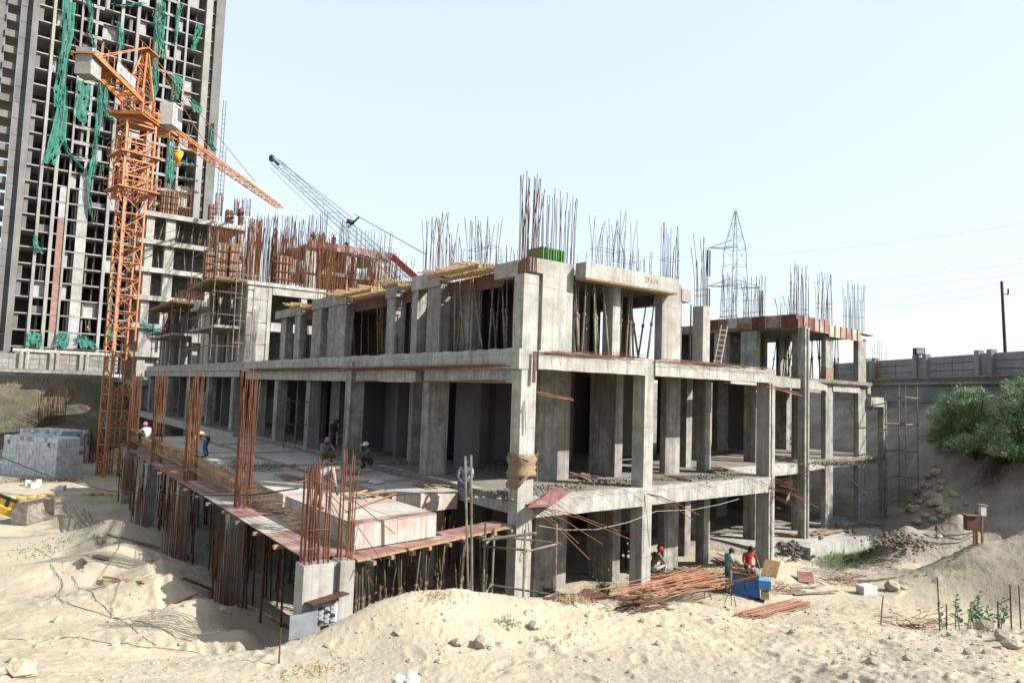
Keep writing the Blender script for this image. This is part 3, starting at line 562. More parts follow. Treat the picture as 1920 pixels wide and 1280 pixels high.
# inner columns below the deck, starter bars standing in the pit
for x,y in ((-2.9,4.1),(-3,10.9),(-3,17.6),(-3,24)): column(main,x,y,.4,.5,G0,-.8)
for (p0,p1,ft,tp) in ((243,268,980,890),(303,333,1040,905),(393,428,1118,985),(226,240,905,850)):
    pbars(p0,p1,ft,tp,18,dict(x=-6.9),spread=.015,m=m_rust,r=.014,uneven=.2,dep=.3)
# beam cage lying along the left edge of the deck
cage=thing('beam_cage','long rusty stirrup cage lying along the left edge of the deck','rebar cage',(-6.0,15,0))
cz=lambda y: float(np.interp(y,[-.3,1.2,3.3,7,10.4,15,21.7,30],[-.70,-.60,-.40,-.35,-.36,-.22,-.36,-.22]))
ch=lambda y: float(np.interp(y,[-.3,1.2,3.3,7,12,20,30],[.1,.12,.22,.32,.42,.48,.6]))
b=B()
for ox in (-.2,-.1,0,.12,.2):
    for top in (0,1):
        pts=[(-6.05+ox+random.uniform(-.02,.02)+.04*math.sin(y),y,cz(y)+top*ch(y)+random.uniform(-.012,.012)) for y in np.arange(-.3 if top or abs(ox)>.15 else 6,28.6,.7)]
        b.path([(p[0]+6.0,p[1]-15,p[2]) for p in pts],.0105,4)
b.build('main_bars',m_cage,cage,kind='stuff')
b=B()
for y in np.arange(1.5,28.4,.17):
    if y<7 and random.random()<.45:continue
    z0,z1=cz(y),cz(y)+ch(y);s=random.uniform(-.08,.08)
    b.path([(-.26,y-15+s,z0),(-.26,y-15,z1),(.16,y-15,z1),(.16,y-15+s,z0),(-.26,y-15+s,z0)],.0065,4)
b.build('stirrups',m_cage,cage,kind='stuff')
# timber scraps and loose bars on the deck
def scrap(pts,z,name,label,cat,group=None,m=None,n=8,l=1.2,spread=.35,w=.09):
    t=thing(name,label,cat,(pts[0],pts[1],z),0,group)
    a0=random.uniform(0,3)
    for k in range(n):
        a=a0+random.gauss(0,.25);L=l*random.uniform(.5,1.1);cx,cy=random.uniform(-spread,spread),random.uniform(-spread,spread)*.5
        b=B();dx,dy=math.cos(a)*L/2,math.sin(a)*L/2;zz=.02+.03*random.random()+.02*(k//3);b.beam((cx-dx,cy-dy,zz),(cx+dx,cy+dy,zz+random.uniform(-.01,.05)),w*random.uniform(.6,1.3),.028);b.build('plank',m or random.choice((m_wood,m_woodg)),t)
    return t
for px,py,lab in ((548,897,'small heap of orange timber offcuts on the deck behind the striped man'),(690,930,'loose brown laths lying on the deck beside the long slot'),(805,912,'scattered timber laths on the deck near the seated man'),(655,888,'heap of rusty offcuts beside the white sheet on the deck')):
    p=P(px,py,z=ZT+.01);scrap(p,ZT+.02,'timber_offcuts',lab,'timber',m=m_rusto if 'rusty' in lab else None,n=12 if 'loose' in lab else 9)
p=P(705,906,z=ZT);b=B()
for k in range(8):
    a=k*.8;b.rock((p[0]+.16*math.cos(a)*random.random()*2,p[1]+.5*math.sin(a)*random.random(),ZT+.06),.14,flat=.4)
tag(b.build('plastic_sheet',m_soilbag,None,True),'crumpled white plastic sheet lying on the deck','sheet')
lay(P(640,962,z=ZT+.03),P(745,925,z=ZT+.03),3,.03,.02,r=.02,m=m_rusto,name='loose_bars',parent=deck)
# red plywood sheet hanging off the slab edge right of the corner column
b=B();pts=[P(990,950,y=-.55),P(1030,948,y=-.75),P(1072,920,y=-.25),P(1040,912,y=.35),P(1000,935,y=.2)]
k=len(b.v);b.v+=[tuple(p) for p in pts]+[tuple(p-np.array([0,0,.025])) for p in pts];n=len(pts);b.f+=[tuple(range(n)),tuple(range(n,2*n))[::-1]]+[(i,n+i,n+(i+1)%n,(i+1)%n) for i in range(n)];b.m+=[0]*(n+2)
tag(b.build('plywood_board',m_ply),'pale red plywood board hanging over the slab edge beside the corner column','board')
# ---------------------------------------------------------------- props
GP='props under the formwork deck'
for i in range(46):
    t=random.random();o=random.uniform(.15,2.2) if random.random()<.45 else random.uniform(.05,.5);q=FP+(FQ-FP)*(.03+.8*t)+fn*o
    prop(q[0],q[1],gz(q[0],q[1])-.1,ZL-.18,(random.gauss(0,.05),random.gauss(0,.04)),GP,'thin brown prop holding up the front edge of the deck',kind='deck_prop',r=.028)
for i in range(100):
    y=.4+28*random.random()**1.15;x=random.choice((-6.25,-5.9,-5.3,-4.4,-3.6))+random.uniform(-.25,.25)
    if any(abs(y-k)<.35 and x<-5.8 for k in (6.1,13.2,20.1,27)):continue
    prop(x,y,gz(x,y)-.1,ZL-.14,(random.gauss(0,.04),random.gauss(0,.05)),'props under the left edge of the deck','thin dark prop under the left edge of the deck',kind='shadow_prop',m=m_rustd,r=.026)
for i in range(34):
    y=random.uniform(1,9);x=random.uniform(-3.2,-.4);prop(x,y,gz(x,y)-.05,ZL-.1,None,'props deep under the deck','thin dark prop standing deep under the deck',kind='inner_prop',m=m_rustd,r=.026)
# upper storey props, right bay and corner bay
for i in range(15):
    x=2.5+1.75*(i+random.random()*.6)/15;prop(x,random.uniform(.25,1.6),4.46,6.86,(random.gauss(-.02,.06),random.gauss(0,.05)),'props in the left bay of the upper storey','slim grey prop under the roof beam left of the thin column',kind='roof_prop',m=m_pipe,r=.034)
for i in range(17):
    x=4.8+1.8*(i+random.random()*.6)/17;prop(x,random.uniform(.25,1.8),4.46,6.86,(random.gauss(-.02,.07),random.gauss(0,.05)),'props in the right bay of the upper storey','slim grey prop under the roof beam right of the thin column',kind='roof_prop',m=m_pipe,r=.034)
for i in range(14):
    y=2.1+3.1*(i+random.random())/14;prop(.45+random.random()*1.2,y,4.46,7.05,(random.gauss(0,.04),random.gauss(-.02,.11)),'props in the corner bay of the upper storey','slim grey prop in the shaded bay left of the upper corner column',kind='roof_prop',m=m_pipe,r=.034)
for i in range(26):
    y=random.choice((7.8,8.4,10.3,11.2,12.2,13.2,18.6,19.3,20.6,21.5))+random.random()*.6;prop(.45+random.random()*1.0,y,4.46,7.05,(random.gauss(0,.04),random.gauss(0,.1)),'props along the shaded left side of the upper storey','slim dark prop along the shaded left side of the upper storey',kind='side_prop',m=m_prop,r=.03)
for i in range(10):
    prop(.75+.2*random.random(),random.uniform(.4,1.2),4.46,6.9,(random.gauss(0,.02),0),'props beside the upper corner column','slim pale prop in the slot right of the upper corner column',kind='roof_prop',m=m_pipe,r=.03) if i<3 else None
for i in range(46):
    x=random.uniform(21.2,28.6);y=random.uniform(4.6,11.5);prop(x,y,4.3,6.98,(random.gauss(0,.06),random.gauss(0,.06)),'props under the red formwork roof','slim dark prop under the red formwork roof of the right block',kind='side_prop',m=m_prop,r=.032)
for i in range(7):
    prop(7.8+.25*i,random.uniform(.6,1.6),4.46,6.8,(random.gauss(0,.08),0),'props at the right end of the upper storey','slim pale prop at the right end of the upper storey',kind='roof_prop',m=m_pipe,r=.032)
# ---------------------------------------------------------------- scaffolds
def scaffold(name,label,verts,levels,links,r=.028,m=None,extra=(),joints=True):
    """verts: list of (x,y,z0,z1); levels: ledger heights; links: pairs of indexes"""
    x0,y0,z0=verts[0][:3];t=thing(name,label,'scaffold',(x0,y0,z0))
    def rel(p): return (p[0]-x0,p[1]-y0,p[2]-z0)
    for v in verts:
        b=B();b.tube(rel((v[0],v[1],v[2])),rel((v[0]+random.uniform(-.05,.05),v[1],v[3])),r,6)
        if joints:
            for z in levels:
                if v[2]<z<v[3]:b.tube(rel((v[0],v[1],z-.05)),rel((v[0],v[1],z+.05)),r*1.7,6)
        b.build('standard',m or m_pipe,t)
    for z in levels:
        for a,c in links:
            if verts[a][3]<z-.1 or verts[c][3]<z-.1: continue
            b=B();pa=np.array((verts[a][0],verts[a][1],z+random.uniform(-.03,.03)));pc=np.array((verts[c][0],verts[c][1],z+random.uniform(-.03,.03)));d=(pc-pa)*.06;b.tube(rel(pa-d),rel(pc+d),r*.9,6);b.build('ledger',m or m_pipe,t)
    for p,q in extra:
        b=B();b.tube(rel(p),rel(q),r*.9,6);b.build('brace',m or m_pipe,t)
    return t
sv=[]
for px,pt,d in ((910,985,18.8),(985,1000,18.3),(1045,990,19.3),(925,995,20.0)):
    a=P(px,pt,d=d);sv.append((a[0],a[1],gz(a[0],a[1])-.15,a[2]+.1))
scaffold('pipe_scaffold','small pale pipe scaffold in front of the corner column foot',sv,[-.95,-2.3],[(0,1),(1,2),(0,3),(3,2)],.032)
b=B();a=P(905,1012,d=18.7);c=P(1005,999,d=18.5);b.beam(a,c,.25,.04);tag(b.build('scaffold_plank',m_woodg),'grey plank laid across the small pipe scaffold by the corner column','plank')
for px,(q0,q1) in zip((878,885),((855,1112),(853,1116))):
    a=P(px,q1,d=17.2);c=P(px-(2 if px==885 else 6),q0,d=17.0);b=B();b.tube(a,c,.03,6);tag(b.build('pole',m_pipe),'tall pale steel pole standing in front of the deck edge','pole','pair of tall poles at the deck edge')
sv=[]
for px,pt,d in ((1660,735,47.5),(1685,722,49.5),(1697,722,47),(1720,725,48.8)):
    a=P(px,pt,d=d);sv.append((a[0],a[1],-4.2,a[2]))
scaffold('scaffold_tower','tall slender rusty scaffold tower at the far right corner of the building',sv,[3.6,2.0,.4,-1.2,-2.7],[(0,1),(0,2),(2,3),(1,3)],.04)
sv=[(P(px,py,d=dd_)[0],P(px,py,d=dd_)[1],0.0,3.0) for px,py,dd_ in ((537,745,36),(560,735,37),(607,745,36.5),(585,740,38.5))]
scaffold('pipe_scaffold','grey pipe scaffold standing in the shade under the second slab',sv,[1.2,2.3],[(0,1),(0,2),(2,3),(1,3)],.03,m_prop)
# bamboo ladder on the right of the upper storey
t=thing('ladder','rough timber ladder leaning beside the free standing upper column','ladder',tuple(P(1340,683,y=2.2)))
a=P(1338,683,y=2.2);c=P(1352,610,y=2.9);o=np.array(t.location)
for s in (0,.45):
    b=B();b.tube(a+np.array([s,0,0])-o,c+np.array([s,0,0])-o,.04,5);b.build('rail',m_woodg,t)
for k in range(7):
    f=(k+.6)/7.5;b=B();q=a+(c-a)*f-o;b.tube(q+np.array([-.08,0,0]),q+np.array([.53,0,0]),.03,5);b.build('rung',m_woodg,t)
# ---------------------------------------------------------------- rear blocks of the same site
def X(px,py,y): return float(P(px,py,y=y)[0])
def boxp(parent,name,m,x0,y0,z0,x1,y1,z1): 
    b=B();b.box(x0,y0,z0,x1,y1,z1);return b.build(name,m,parent)
def colform(x,y,z,w,d,h,label,grp='column shutters on the rear roofs',m=None,ribs=5):
    t=thing('column_form',label,'formwork',(x,y,z),0,grp)
    b=B();b.box(0,0,0,w,d,h);b.build('panel',m_rust if m is m_rusto else (m or m_rust),t)
    for k in range(ribs):
        u=w*(k+.5)/ribs;b=B();b.box(u-.06,-.1,-.05,u+.06,0,h+.08);b.build('rib',m_woodg if k%2 else m_rust,t)
    for zz in (.25,.5,.8):
        b=B();b.box(-.15,-.16,h*zz-.04,w+.15,-.1,h*zz+.04);b.build('clamp',m_rustd,t)
    return t
# block behind the podium (bright end wall)
rear=thing('rear_block','rear concrete block with a tall bright end wall and bar cages on its roof','building',(0,29,4.4));rear.location=(0,0,0)
boxp(rear,'end_wall',m_conc2,.1,29,4.43,1.62,29.35,9.45);boxp(rear,'side_wall',m_conc,.1,29.35,4.43,.4,31.2,9.45)
boxp(rear,'roof_slab',m_conc2,-.02,28.9,9.46,9.5,38,9.68);boxp(rear,'roof_beam',m_conc2,1.65,28.98,8.95,9,29.3,9.45);boxp(rear,'floor_slab',m_conc2,1.64,29.1,6.9,9.4,38,7.1);boxp(rear,'edge_beam',m_conc2,1.66,28.98,6.55,5.6,29.25,7.12)
for x in (3.6,5.4,7.4,9.1): boxp(rear,'column',m_conc2,x,29.05,4.43,x+.4,29.6,9.4)
boxp(rear,'shear_or_blocker_wall',m_conc,1.7,33,4.43,9.2,33.25,9.4);boxp(rear,'column',m_conc2,3.7,24.6,4.43,4.1,25.2,7.3)
bars(3.72,24.65,4.06,25.1,7.3,4.6,22,.02,.016,rear,m_rust)
for p0,p1,ft,tp,n,y in ((462,486,525,405,34,30),(512,540,523,430,24,30.5),(545,560,525,440,14,31),(565,600,560,430,26,33),(596,615,585,440,30,30),(620,660,592,470,40,31),(655,700,598,480,44,31),(700,742,600,470,30,32),(600,690,595,520,50,33),(480,515,522,400,24,36),(530,560,520,405,20,38),(690,735,595,460,16,40)):
    pbars(p0,p1,ft,tp,int(n*1.5),dict(y=y),rear,.03,m_rust if y<35 else m_rustd,.022,.6)
# tall stirrup wall cage
b=B();x0,x1=X(505,470,31),X(535,470,31);z0=9.7
for k in range(22): b.tube((x0,31,z0+.15*k),(x1,31,z0+.15*k+random.uniform(-.02,.02)),.016,4)
for k in range(12): x=x0+(x1-x0)*k/11;b.tube((x,31,z0-.2),(x+random.gauss(0,.03),31,z0+3.5),.018,4)
b.build('wall_cage',m_rust,rear,kind='stuff')
for p0,p1,ft,h,lab in ((400,425,527,2.2,'pale timber column shutter beside the man in blue'),(428,445,527,2.3,'brown column shutter right of the man in blue'),(515,545,528,2.0,'brown ribbed shutter on the roof of the rear block'),(383,398,530,1.7,'narrow brown shutter at the left end of the balcony')):
    y=30;x0,x1=X(p0,ft,y),X(p1,ft,y);colform(x0,y,9.7 if p0>450 else 9.75,x1-x0,.5,h,lab,m=m_woodg if 'pale' in lab else m_rusto)
# balcony platforms on the left side
for (y0,y1,zs,zt,xo,nm) in ((29.4,36.5,6.75,9.6,-1.7,0),(43,53,6.9,9.3,-1.5,1)):
    boxp(rear,'balcony_slab',m_conc,xo,y0,zs-.18,3,y1,zs);boxp(rear,'balcony_slab',m_rough,xo-.15,y0,zt+.1,3,y1,zt+.2)
    boxp(rear,'soffit_form',m_wood,xo-.1,y0+.05,zt+.02,2.9,y1-.05,zt+.095)
    for k in range(9):
        y=y0+.3+(y1-y0-.6)*k/8;b=B();b.beam((xo-.3,y,zt-.03),(2.8,y,zt-.03),.09,.09);b.build('joist',m_wood,rear)
    for yy in (y0+.6,(y0+y1)/2,y1-.7):
        boxp(rear,'column',m_conc2,.15,yy,4.43,.55,yy+.6,zs-.2);boxp(rear,'column',m_conc,.5,yy+.2,zs,.95,yy+.7,zt)
    boxp(rear,'beam',m_conc2,-.1,y0-.08,zs-.7,1.8,y0+.2,zs-.2) if nm else None
    boxp(rear,'shear_or_blocker_wall',m_conc,1.8,y0+1,4.43,2.05,y1,zt)
    for k in range(14):
        prop(xo+.2+random.random()*1.2,y0+.3+(y1-y0-.6)*random.random(),zs,zt,None,'props under the rear balcony forms','slim dark prop under the form of a rear left balcony',kind='side_prop',m=m_prop,r=.035)
boxp(rear,'column',m_conc2,-.05,38.2,4.43,.6,39,9.4);boxp(rear,'column',m_conc2,.2,40.5,4.43,.7,41.2,9.2);boxp(rear,'beam',m_conc2,-.3,40.3,8.7,.9,42,9.3)
boxp(rear,'block_wall',m_blockwall,-.0,53.5,4.43,3.5,53.8,9)
# scaffold in front of the end wall
sv=[(X(px,640,y),y,4.5,9.4+(1.8 if px<440 else .6)) for px,y in ((428,29.6),(437,28.2),(470,28.2),(497,28.2),(420,31))]
scaffold('pipe_scaffold','thin pipe scaffold in front of the bright end wall of the rear block',sv,[5.6,7.0,8.4,9.9],[(0,1),(1,2),(2,3),(0,4)],.03,m_pipe)
sv=[(X(px,560,y),y,7.5,14.3) for px,y in ((660,36),(678,35),(702,36),(720,37.5))]
scaffold('pipe_scaffold','pipe scaffold in front of the red topped rear block',sv,[9,10.6,12.2,13.8],[(0,1),(1,2),(2,3),(0,3)],.035,m_pipe)
sv=[(x,y,4.5,9.0) for x,y in ((-1.75,42.6),(-1.75,46),(-1.75,50),(-.2,42.4))]
scaffold('pipe_scaffold','thin dark pipe scaffold round the far left balcony',sv,[5.8,7.4,8.6],[(0,1),(1,2),(0,3)],.035,m_prop)
sv=[(x,y,4.5,12.6) for x,y in ((-1.9,29.2),(-1.9,32.5),(-1.9,36),(-.3,29.0))]
scaffold('pipe_scaffold','thin pipe scaffold standing in front of the balcony with the blue worker',sv,[5.4,7.4,8.8,10.4,11.8],[(0,1),(1,2),(0,3)],.03,m_pipe)
for y0,y1,z in ((37.2,40.2,8.6),(54.2,58,7.6)):
    boxp(rear,'floor_slab',m_conc2,-.9,y0,z-.2,4,y1,z);boxp(rear,'column',m_conc2,-.1,y0+.3,4.43,.4,y0+.9,z-.21);boxp(rear,'column',m_conc,.2,y1-.9,4.43,.6,y1-.4,z-.21);bars(-.05,y0+.35,.35,y0+.85,z,2.4,14,.03,.02,rear,m_rust)
for y in (31,33.5,36,38.5,44,47,50,52.5): bars(.3,y,.8,y+.5,9.85 if y<40 else 9.5,random.uniform(1.4,2.8),12,.04,.02,rear,m_rust)
boxp(rear,'block_wall',m_blockwall,.6,36.9,4.43,3,37.1,8.3)
# centre rear block with red formwork roof
cen=thing('rear_block','far concrete block with a red formwork roof edge under the grey boom','building',(11,50,0));cen.location=(0,0,0)
xs=[X(p,520,50) for p in (572,598,613,622,648,660,692,733)]
for z in (8.3,11.3,14.2): boxp(cen,'floor_slab',m_conc2,xs[0],49.8,z,xs[-1]+.3,58,z+.35)
for i,(a,w) in enumerate(((0,1.5),(2,.5),(4,.5),(5,.5),(6,2.3))):
    for z in (5.4,8.67,11.67,14.57): boxp(cen,'wall_pier' if w>1 else 'column',m_conc2,xs[a]+.02,50,z-.01,xs[a]+w,50.5,min(z+2.6,17.05))
boxp(cen,'roof_slab',m_rough,xs[0],50.2,16.8,xs[-1]+.3,58,17.1);boxp(cen,'shear_or_blocker_wall',m_conc,xs[1],54,5,xs[6],54.3,16.7)
for i in range(22):
    a=xs[0]+(xs[-1]+.3-xs[0])*i/22;c=a+(xs[-1]+.3-xs[0])/22-.03;boxp(cen,'form_panel',random.choice((m_ply,m_plyr,m_ply)),a,49.7+(0 if i%9 else -.05),16.7,c,49.76,17.45)
for p0,p1,tp,n in ((578,600,400,16),(602,612,395,10),(640,655,412,14),(700,735,430,12),(620,640,430,8),(668,690,430,8)): pbars(p0,p1,462,tp,n,dict(y=51),cen,.03,m_rustd,.022,.6)
# mid-rise on the left behind the crane
mid=thing('midrise_building','half built grey mid rise behind the orange crane with shuttering on its roof','building',(0,63,0));mid.location=(0,0,0)
YM=63.;mx=lambda p:X(p,480,YM)
for k in range(7):
    z=20.55-2.92*k;boxp(mid,'floor_slab',m_conc2,mx(255),YM-.35,z-.5,mx(459) if k<5 else mx(420),YM,z);boxp(mid,'floor_plate',m_rough,mx(255),YM+.01,z-.25,mx(459),YM+12,z-.04)
for p0,p1 in ((271,286),(308,326),(389,397),(445,457)):
    for k in range(7): boxp(mid,'column',m_conc2,mx(p0),YM+.02,20.55-2.92*(k+1)+.0,mx(p1),YM+.8,20.55-2.92*k-.26)
for k in (3,4,5,6): boxp(mid,'block_wall',m_blockwall,mx(286)+.02,YM+.3,20.55-2.92*(k+1)+.01,mx(308)-.02,YM+.5,20.55-2.92*k-.51) if k>3 else None
boxp(mid,'shear_or_blocker_wall',m_conc,mx(262),YM+6,0,mx(455),YM+6.3,20.2)
for k in range(26):
    f=0 if k<18 else 1;prop(mx(random.choice((265,290,300,330,345,360,375,400,415,430))+random.uniform(-5,8)),YM+random.uniform(.1,1),20.55-2.92*(f+1),20.05-2.92*f,(random.gauss(0,.15),0),'props in the top storey of the mid rise','slim pale prop in the top storey of the mid rise',kind='roof_prop',m=m_pipe,r=.035)
pbars(400,452,450,425,40,dict(y=62.4),mid,.03,m_rust,.03,.5);pbars(395,455,480,420,36,dict(y=62.2),mid,.05,m_rust,.03,.5)
for p0,p1,ft,tp,lab in ((278,292,392,345,'ribbed brown column shutter at the left end of the mid rise roof'),(300,318,394,350,'ribbed brown column shutter second from the left on the mid rise roof'),(319,334,396,352,'ribbed brown column shutter third from the left on the mid rise roof'),(392,402,405,372,'slim brown shutter in the middle of the mid rise roof'),(424,438,413,385,'ribbed grey column shutter near the right end of the mid rise roof'),(449,456,415,380,'tall slim shutter at the right end of the mid rise roof')):
    a=P(p0,ft,y=YM+.5);c=P(p1,ft,y=YM+.5);t=P(p0,tp,y=YM+.5);colform(a[0],YM+.5,20.58,c[0]-a[0],.7,t[2]-a[2],lab,m=m_woodg if 'grey' in lab else m_rusto,ribs=4)
for p0,p1,tp in ((338,358,345),(404,416,360),(440,448,372),(280,330,335),(455,470,370)): pbars(p0,p1,398,tp,14,dict(y=YM+1),mid,.03,m_rust,.026,.5)
# ---------------------------------------------------------------- high-rise tower
TY=135.;tx=lambda p:X(p,500,TY);Z0=8.4;FH=3.0;NF=27
tow=thing('highrise_tower','very tall unfinished grey tower with dark open floors and torn green nets','building',(0,TY,0));tow.location=(0,0,0)
sol=[(21,33,0),(60,66,1),(87,94,1),(115,119,1),(137,157,2),(191,197,1),(222,228,1),(257,267,1),(280,284,1),(298,302,1),(318,322,1),(354,366,1),(373,390,0)]
for k in range(NF+1):
    z=Z0+FH*k;boxp(tow,'floor_slab',m_conc3,tx(33),TY-.04,z-.22,tx(389),TY+8,z)
for a,c,t in sol:
    if t==2: continue
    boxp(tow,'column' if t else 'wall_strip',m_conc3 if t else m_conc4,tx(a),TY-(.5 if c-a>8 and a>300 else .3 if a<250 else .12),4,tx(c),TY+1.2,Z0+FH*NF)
for a,c in ((33.5,42),(57,60),(132,136.8),(160,163),(186,190.5),(209,215)):    # block returns narrowing each opening
    for k in range(0,NF,1):
        z=Z0+FH*k;boxp(tow,'block_panel',m_conc4,tx(a),TY+.4,z+.01,tx(c),TY+.6,z+FH-.29) if random.random()<.5 else None
for k in range(NF):
    z=Z0+FH*k;boxp(tow,'block_panel',m_blockwall,tx(137),TY-.1,z+.01,tx(157),TY+.3,z+FH-.29) if k<11 else None
    if k<10 and k>0: boxp(tow,'brick_panel',m_brick if k<8 else m_blockwall,tx(101),TY-.09,z+.01,tx(114.8),TY+.3,z+FH-.29)
    elif k==0: boxp(tow,'block_panel',m_conc3,tx(101),TY+.02,z+.01,tx(114.8),TY+.3,z+FH-.29)
    if k>=11:
        boxp(tow,'beam',m_conc3,tx(119)+.02,TY-.2,z+FH-.7,tx(158),TY+.05,z+FH-.225)
        boxp(tow,'column',m_conc3,tx(143),TY-.15,z+.01,tx(148),TY+.4,z+FH-.71)
    if k>8: boxp(tow,'edge_beam',m_conc3,tx(267)+.02,TY-.22,z+FH-.6,tx(298)-.02,TY+.02,z+FH-.225)
boxp(tow,'back_wall',m_conc_shade,tx(30),TY+6.5,4,tx(385),TY+6.8,Z0+FH*NF)
for p in (75,105,127,175,207,240,290,310,338): boxp(tow,'cross_wall',m_conc_shade,tx(p),TY+1.25,4,tx(p)+.3,TY+6.48,Z0+FH*NF)
bays=((66,87),(119,136.8),(157.5,190.5),(197.5,221.5),(228.5,256.5),(267.5,279.5),(284.5,297.5),(302.5,317.5),(322.5,353.5))
for k in range(NF):
    z=Z0+FH*k
    for a,c in bays:
        u=random.random()
        if u<.10: boxp(tow,'block_panel',m_blockwall if random.random()<.6 else m_conc4,tx(a)+.05,TY+random.uniform(.5,1.1),z+.01,tx(c)-.05,TY+1.2,z+random.choice((1.0,1.4,FH-.24)))
        elif u<.24: m_=a+(c-a)*random.uniform(.3,.7);boxp(tow,'block_panel',m_blockwall,tx(a)+.05,TY+.6,z+.01,tx(m_),TY+.8,z+FH-.24)
        elif u<.32:
            b=B();xx=tx(a+(c-a)*random.uniform(.2,.8))
            for q in range(3): b.tube((xx+q*.35,TY+.3,z),(xx+q*.35+random.gauss(0,.15),TY+.3,z+FH-.25),.05,4)
            b.build('floor_props',m_pipe,tow,kind='stuff')
# blank flank walls on the far left with pour joints
for a,c,y in ((-140,-30,TY+1.9),(-29.5,-3,TY+1.5),(-2.4,10.5,TY+.7),(10.5,20.5,TY+1.0)):
    for k in range(NF+1):
        z=Z0-4+FH*k
        if a==-29.5: boxp(tow,'spandrel',m_conc4,tx(a),y,z,tx(c),y+.3,z+1.25);boxp(tow,'floor_slab',m_conc4,tx(a),y+.31,z,tx(c),y+6,z+.2);continue
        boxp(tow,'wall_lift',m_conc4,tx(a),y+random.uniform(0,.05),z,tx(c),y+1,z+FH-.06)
boxp(tow,'podium_slab',m_conc2,tx(36),TY-6,7.2,tx(225),TY-.6,7.75)
for p in (40,130,215): boxp(tow,'column',m_conc3,tx(p),TY-5.8,3,tx(p)+.6,TY-5.2,7.2)
boxp(tow,'podium_wall',m_conc4,tx(-60),TY-.5,2,tx(225),TY-.4,7.2)
# ladder scaffold on the right edge
b=B()
for p in (396,401,407): x=tx(p);b.tube((x,TY-1.2,20),(x,TY-1.2,62 if p!=407 else 52),.07,4)
for z in np.arange(20,60,1.0): b.tube((tx(396),TY-1.2,z),(tx(407 if z<52 else 401),TY-1.2,z),.05,4)
b.build('edge_scaffold',m_pipe,tow)
# hanging nets: spine in photo columns and rows, widths in pixels
def net(pts,label,fold=3,m=None):
    p3=[P(px,py,y=TY-.55) for px,py,w in pts];base=p3[0];n=len(pts);seg=5;W=9
    t=[];ws=[]
    for i in range(n-1):
        for s in range(seg):
            f=s/seg;t.append(p3[i]*(1-f)+p3[i+1]*f);ws.append(pts[i][2]*(1-f)+pts[i+1][2]*f)
    t.append(p3[-1]);ws.append(pts[-1][2]);b=B();ph=random.random()*6
    for i,(c,w) in enumerate(zip(t,ws)):
        wm=w*.095
        for j in range(W):
            u=j/(W-1)-.5;r=random.uniform(-.12,.12)
            b.v.append((c[0]+u*wm+r*.6-base[0],c[1]-.25*math.sin(fold*u*7+ph+i*.35)-.15+random.uniform(-.06,.06)-base[1],c[2]+r*.5-.35*abs(math.sin(u*5+i))*(.5 if w<14 else 1)-base[2]))
    for i in range(len(t)-1):
        for j in range(W-1):
            if random.random()<.09: continue
            k=i*W+j;b.f.append((k,k+1,k+W+1,k+W));b.m.append(0)
    o=b.build('safety_net',m or m_net,None,True);o.location=base
    return tag(o,label,'net','torn green nets on the tower')
NETS=[([(130,0,22),(128,60,18),(118,120,16),(112,170,20),(110,200,14)],'long green net hanging from the top left of the tower'),
([(168,0,14),(172,30,8),(168,60,6),(178,90,8)],'thin green net knotted near the top left edge of the tower'),
([(158,150,22),(156,185,24),(150,215,22),(160,232,10)],'broad green net sheet hanging below the counterweight'),
([(190,150,10),(188,200,12),(182,250,9),(176,300,12),(170,330,16)],'long twisted green net left of the crane mast'),
([(120,160,12),(116,210,18),(108,260,26),(92,305,20)],'wide green net bunched on the left side of the tower'),
([(116,255,10),(128,285,8),(150,310,7),(165,325,8)],'thin green net rope slanting across the left bays'),
([(200,150,8),(196,190,16),(206,220,12),(215,228,8)],'green net loop hanging beside the crane boom root'),
([(168,330,8),(168,370,6),(170,400,4),(180,418,4)],'narrow green net tail hanging to the lower floors'),
([(220,40,10),(228,60,10),(226,90,14)],'small green net tuft above the counter jib'),
([(212,8,18),(240,10,12),(270,5,10)],'green net festoon across the top bays'),
([(303,0,14),(306,30,12),(300,65,16),(306,110,10)],'green net strand hanging right of the crane top'),
([(290,20,12),(294,50,10),(292,110,10),(294,160,8)],'long thin green net directly behind the crane peak'),
([(338,5,14),(334,30,8),(330,80,6)],'thin green net strand in the right bays near the top'),
([(375,45,16),(368,70,12),(362,95,10)],'small green net flag near the right edge at the top'),
([(332,140,24),(335,160,16),(330,185,10)],'green net sheet sagging in the right bays'),
([(325,180,10),(328,200,12),(322,215,8)],'small green net scrap above the crane cab'),
([(352,182,10),(368,195,26),(370,210,18)],'round green net bundle in the right bays'),
([(322,250,8),(322,290,12),(322,325,18),(320,345,6)],'tall green net hanging behind the yellow bucket'),
([(345,300,30),(360,308,26)],'low green net strip in the right bays'),([(343,330,28),(362,336,24)],'second low green net strip in the right bays'),([(343,352,30),(362,357,26)],'third low green net strip in the right bays'),
([(400,230,5),(396,270,8),(402,280,12)],'small green net on the right edge of the tower'),
([(240,130,30),(262,136,24)],'flat green net sheet behind the crane tower head'),([(285,125,16),(292,160,14),(286,190,6)],'green net sheet behind the crane peak ladder'),
([(140,288,24),(158,290,20)],'short green net strip across the left bays'),([(190,255,20),(212,262,14)],'green net strip under the left boom'),([(185,308,26),(208,314,18)],'green net strip left of the upper crane collar'),
([(65,440,6),(68,460,10),(76,472,14)],'dark green net scrap low on the left bays'),([(210,515,5),(207,560,6),(205,600,6),(208,640,10)],'long narrow green net low beside the crane mast'),
([(63,620,26),(64,632,26),(65,646,24)],'square green net screen on the lowest left bay'),([(120,622,20),(117,635,22),(114,648,24)],'green net curtain on the lowest middle bay'),([(152,626,14),(160,638,28),(170,650,36)],'green net curtain spread on the lowest floor right')]
for pts,lab in NETS: net(pts,lab)
b=B()
